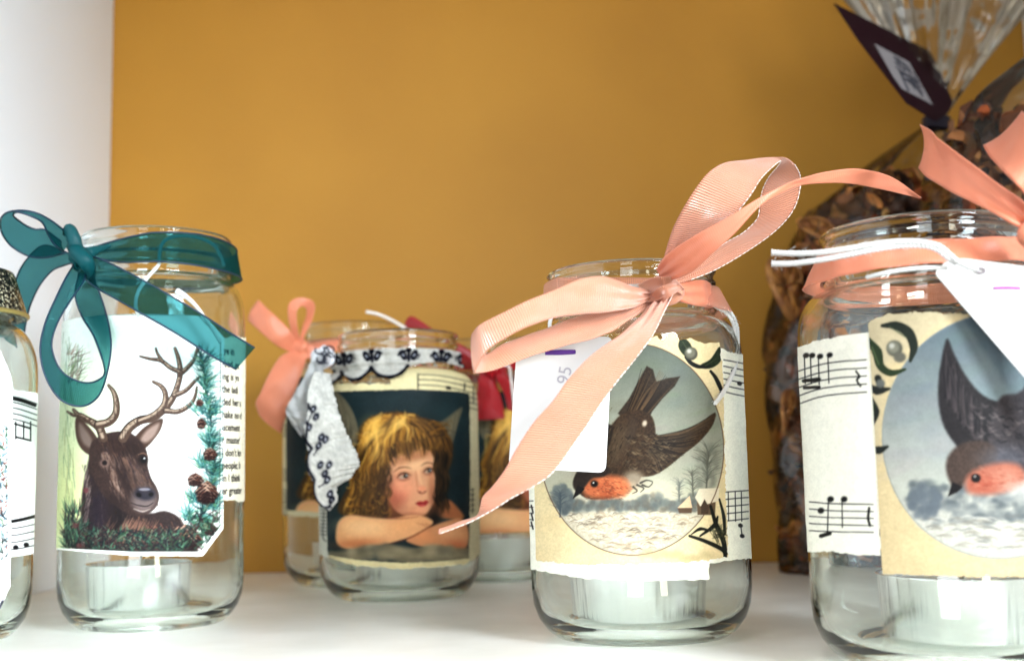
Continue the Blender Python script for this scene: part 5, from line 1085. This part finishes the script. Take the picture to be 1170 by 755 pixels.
def bag(label, axis, seed, fill, n_pieces, fan, group='cellophane bags of potpourri'):
    e = empty('potpourri_bag', axis[0][1]); tag(e, label, 'gift bag', group)
    V, F, n, m = [], [], 72, 70
    for i in range(m+1):
        t = i/m
        for j in range(n):
            c, rx, ry = outline(axis, t, 2*math.pi*j/n, seed); a = 2*math.pi*j/n
            V.append((c[0]+rx*math.cos(a), c[1]+ry*math.sin(a), c[2]))
    F = [(i*n+j, i*n+(j+1) % n, (i+1)*n+(j+1) % n, (i+1)*n+j) for i in range(m) for j in range(n)]+[tuple(range(n))[::-1]]
    mesh('film', V, F, M['film'], e)
    # gathered neck opening into a pleated fan
    base, dirs = fan; V = []; n = 120; m = 26; R = random.Random(seed)
    for i in range(m+1):
        s = i/m; r = .003+.058*s**1.05
        for j in range(n):
            a = 2*math.pi*j/n; pl = 1+.20*math.sin(9*a+seed)*(.3+.7*s)+.10*math.sin(23*a+seed*3)*s+.05*math.sin(41*a)*s
            V.append((base[0]+dirs[0]*s+r*pl*math.cos(a), base[1]+dirs[1]*s+r*.55*pl*math.sin(a), base[2]+dirs[2]*s*(1+.10*math.sin(5*a+seed)+.05*math.sin(13*a))))
    mesh('gathered_top', V, [(i*n+j, i*n+(j+1) % n, (i+1)*n+(j+1) % n, (i+1)*n+j) for i in range(m) for j in range(n)], M['film'], e)
    # contents: uncountable dried petals, chips and leaves
    V, F, Cc = [], [], []; R = random.Random(seed+50)
    for q in range(n_pieces):
        t = R.uniform(.01, fill); a = R.uniform(0, 2*math.pi); c, rx, ry = outline(axis, t, a, seed); f = R.uniform(.55, .93)
        p = np.array((c[0]+rx*f*math.cos(a), c[1]+ry*f*math.sin(a), c[2]))
        if p[2] < .003: p[2] = .003
        s = R.uniform(.004, .011)*(.6 if rx < .02 else 1); ax = np.array([R.gauss(0, 1) for _ in range(3)]); ax /= np.linalg.norm(ax); b2 = np.cross(ax, (R.gauss(0, 1), R.gauss(0, 1), R.gauss(0, 1))); b2 /= np.linalg.norm(b2); c2 = np.cross(ax, b2)
        w = R.uniform(.3, .8); cu = R.uniform(.2, .9); col = np.array(R.choice(PC_))/255.*R.uniform(.9, 1.5)*np.array((1.12, 1., .86)); n0 = len(V)
        for iu in range(7):
            u = iu/6*2-1; hw = w*math.sqrt(max(0, 1-u*u))+.04
            for iv in range(5):
                v = iv/4*2-1
                V.append(p+s*(ax*u*(1-.2*cu*abs(v))+b2*hw*v+c2*(cu*(u*u-.4)*.8+.35*cu*v*v+.08*math.sin(7*u+3*v)))); Cc.append(col*(1+.12*math.sin(9*u)*math.cos(6*v)))
        F += [(n0+iu*5+iv, n0+iu*5+iv+1, n0+(iu+1)*5+iv+1, n0+(iu+1)*5+iv) for iu in range(6) for iv in range(4)]
    c = np.clip(np.array(Cc), 0, 1)
    o = mesh('potpourri', V, F, pot, None, colors=c)
    # dark heart of the fill so that the pieces read as a packed mass
    return e, o
def dslice(c, nrm, r, label):
    nrm = np.array(nrm, float); nrm /= np.linalg.norm(nrm); a = np.cross(nrm, (0, 0, 1)); a /= np.linalg.norm(a); b = np.cross(nrm, a); c = np.array(c)
    e = tag(empty('dried_orange_slice', c), label, 'dried orange', 'dried orange slices in the bags')
    g = Geo(); g.tube([c+a*r*math.cos(q)+b*r*math.sin(q)+nrm*r*.12*math.sin(2*q) for q in np.linspace(0, 2*math.pi, 40)], r*.11, 8, 0); g.out('rind', M['rind'], e)
    g = Geo()
    for k in range(9):
        q0, q1 = 2*math.pi*(k+.08)/9, 2*math.pi*(k+.92)/9
        pts = [c+r*.1*(a*math.cos((q0+q1)/2)+b*math.sin((q0+q1)/2))]+[c+r*.9*(a*math.cos(q)+b*math.sin(q))+nrm*r*.12*math.sin(2*q) for q in np.linspace(q0, q1, 5)]
        V = [p+nrm*r*.04 for p in pts]+[p-nrm*r*.04 for p in pts]; n = 6
        g.add(V, [tuple(range(n)), tuple(range(2*n-1, n-1, -1))]+[(i, i+n, (i+1) % n+n, (i+1) % n) for i in range(n)])
    g.out('flesh', M['slice'], e)
def ax_(lst): return [(t, P(x, y, d), rx, ry) for t, x, y, d, rx, ry in lst]
A1 = ax_([(0, 975, 655, .64, .040, .020), (.05, 985, 640, .64, .044, .026), (.3, 988, 520, .64, .049, .036), (.55, 989, 400, .64, .051, .038), (.72, 1000, 310, .64, .050, .036), (.84, 1012, 240, .64, .042, .030), (.93, 1040, 185, .635, .022, .018), (1, 1070, 140, .63, .004, .004)])
for r_ in A1: r_[1][2] = max(r_[1][2], 0.)
A1[0] = (0, np.array((A1[0][1][0], .64, .0008)), .040, .020)
e1, o1 = bag('tall clear cellophane bag of potpourri at the back with burgundy gift tag', A1, 2.1, .88, 1500, (P(1070, 140, .63), (.016, -.01, .095)))
tag(o1, 'brown dried petals, chips and leaves packed in the back cellophane bag', 'potpourri', kind='stuff')
A2 = ax_([(0, 1150, 655, .535, .042, .022), (.3, 1160, 480, .535, .046, .036), (.6, 1155, 310, .535, .046, .036), (.8, 1160, 200, .535, .042, .032), (.92, 1180, 110, .535, .028, .022), (1, 1215, 40, .535, .005, .005)])
A2[0] = (0, np.array((A2[0][1][0], .535, .0008)), .042, .022)
e2, o2 = bag('clear cellophane bag of potpourri at the right edge in front of the tagged bag', A2, 4.4, .9, 1500, (P(1215, 40, .535), (.02, -.005, .08)))
tag(o2, 'brown and tan dried potpourri pieces in the right edge bag', 'potpourri', kind='stuff')
dslice(P(899, 328, .612), (.75, -.62, .1), .0165, 'dried orange ring pressed against the left side of the back bag')
dslice(P(935, 262, .606), (.3, -.7, .7), .010, 'small dried orange slice high at the left shoulder of the back bag')
dslice(P(1160, 300, .492), (-.1, -.9, .3), .013, 'dried orange slice near the top of the right edge bag')
dslice(P(899, 470, .612), (.9, -.4, -.2), .011, 'dried orange slice low in the back bag beside the nearest jar')
# burgundy gift tag
f = plane_at(P(953, 4, .57), P(1088, 118, .612), P(1040, 100, .57))
GT = tag(empty('gift_tag', P(1040, 90, .6)), 'folded burgundy card tag with small white printed sticker on the back bag', 'gift tag')
on_plane(f, [(953, 4), (1062, 58), (1072, 76), (1089, 117), (1083, 128), (1070, 139), (1036, 118), (1019, 96), (980, 45)], 'card', mat('burgundy_card', (.022, .002, .009, 1), .7, Specular_IOR_Level=.08), GT, .0008)
A = Art(990, 40, 1075, 130, (176, 174, 184), 4, 3); R = random.Random(5)
stk = [(998, 49), (1039, 71), (1067, 121), (1030, 102), (1020, 88)]
for q in (((1022, 66), (1036, 76), (1040, 82)), ((1024, 72), (1034, 80)), ((1030, 82), (1046, 92), (1050, 98)), ((1034, 90), (1052, 104)), ((1027, 79), (1038, 104)), ((1040, 88), (1054, 110))): A.stroke(q, 2, (40, 46, 66), .85)
for _ in range(34):
    x = R.uniform(1022, 1050); y = 66+(x-1020)*1.1+R.uniform(-7, 7); A.stroke([(x, y), (x+R.uniform(1, 5), y+R.uniform(0, 5))], 1.2, (46, 52, 72), .8, sm=0)
X, Y = np.meshgrid(np.arange(996, 1069, .6), np.arange(47, 123, .6)); k = poly_sd(X, Y, np.array(stk, float)) < 0
V = [f(x, y, .0003) for x, y in zip(X.ravel(), Y.ravel())]; c = A.sample(X.ravel(), Y.ravel()); w = X.shape[1]
F = [(i*w+j, i*w+j+1, (i+1)*w+j+1, (i+1)*w+j) for i in range(X.shape[0]-1) for j in range(w-1) if k[i, j] and k[i+1, j] and k[i, j+1] and k[i+1, j+1]]
us = sorted({i for q in F for i in q}); mp = {i: n for n, i in enumerate(us)}
mesh('sticker', [V[i] for i in us], [tuple(mp[i] for i in q) for q in F], M['print'], GT, colors=c[us])
tw = tag(empty('bag_tie', P(1075, 138, .62)), 'dark twine tie pinching the neck of the back bag', 'twine')
g = Geo()
for k in range(3): g.tube([np.array(P(1070, 140, .63))+np.array((.0065*math.cos(q), .0055*math.sin(q), -.003+k*.0024+.0006*math.sin(2*q))) for q in np.linspace(0, 6.28, 24)], .0013, 8, 0)
g.out('coil', mat('dark_twine', (.02, .014, .03, 1), .6), tw)
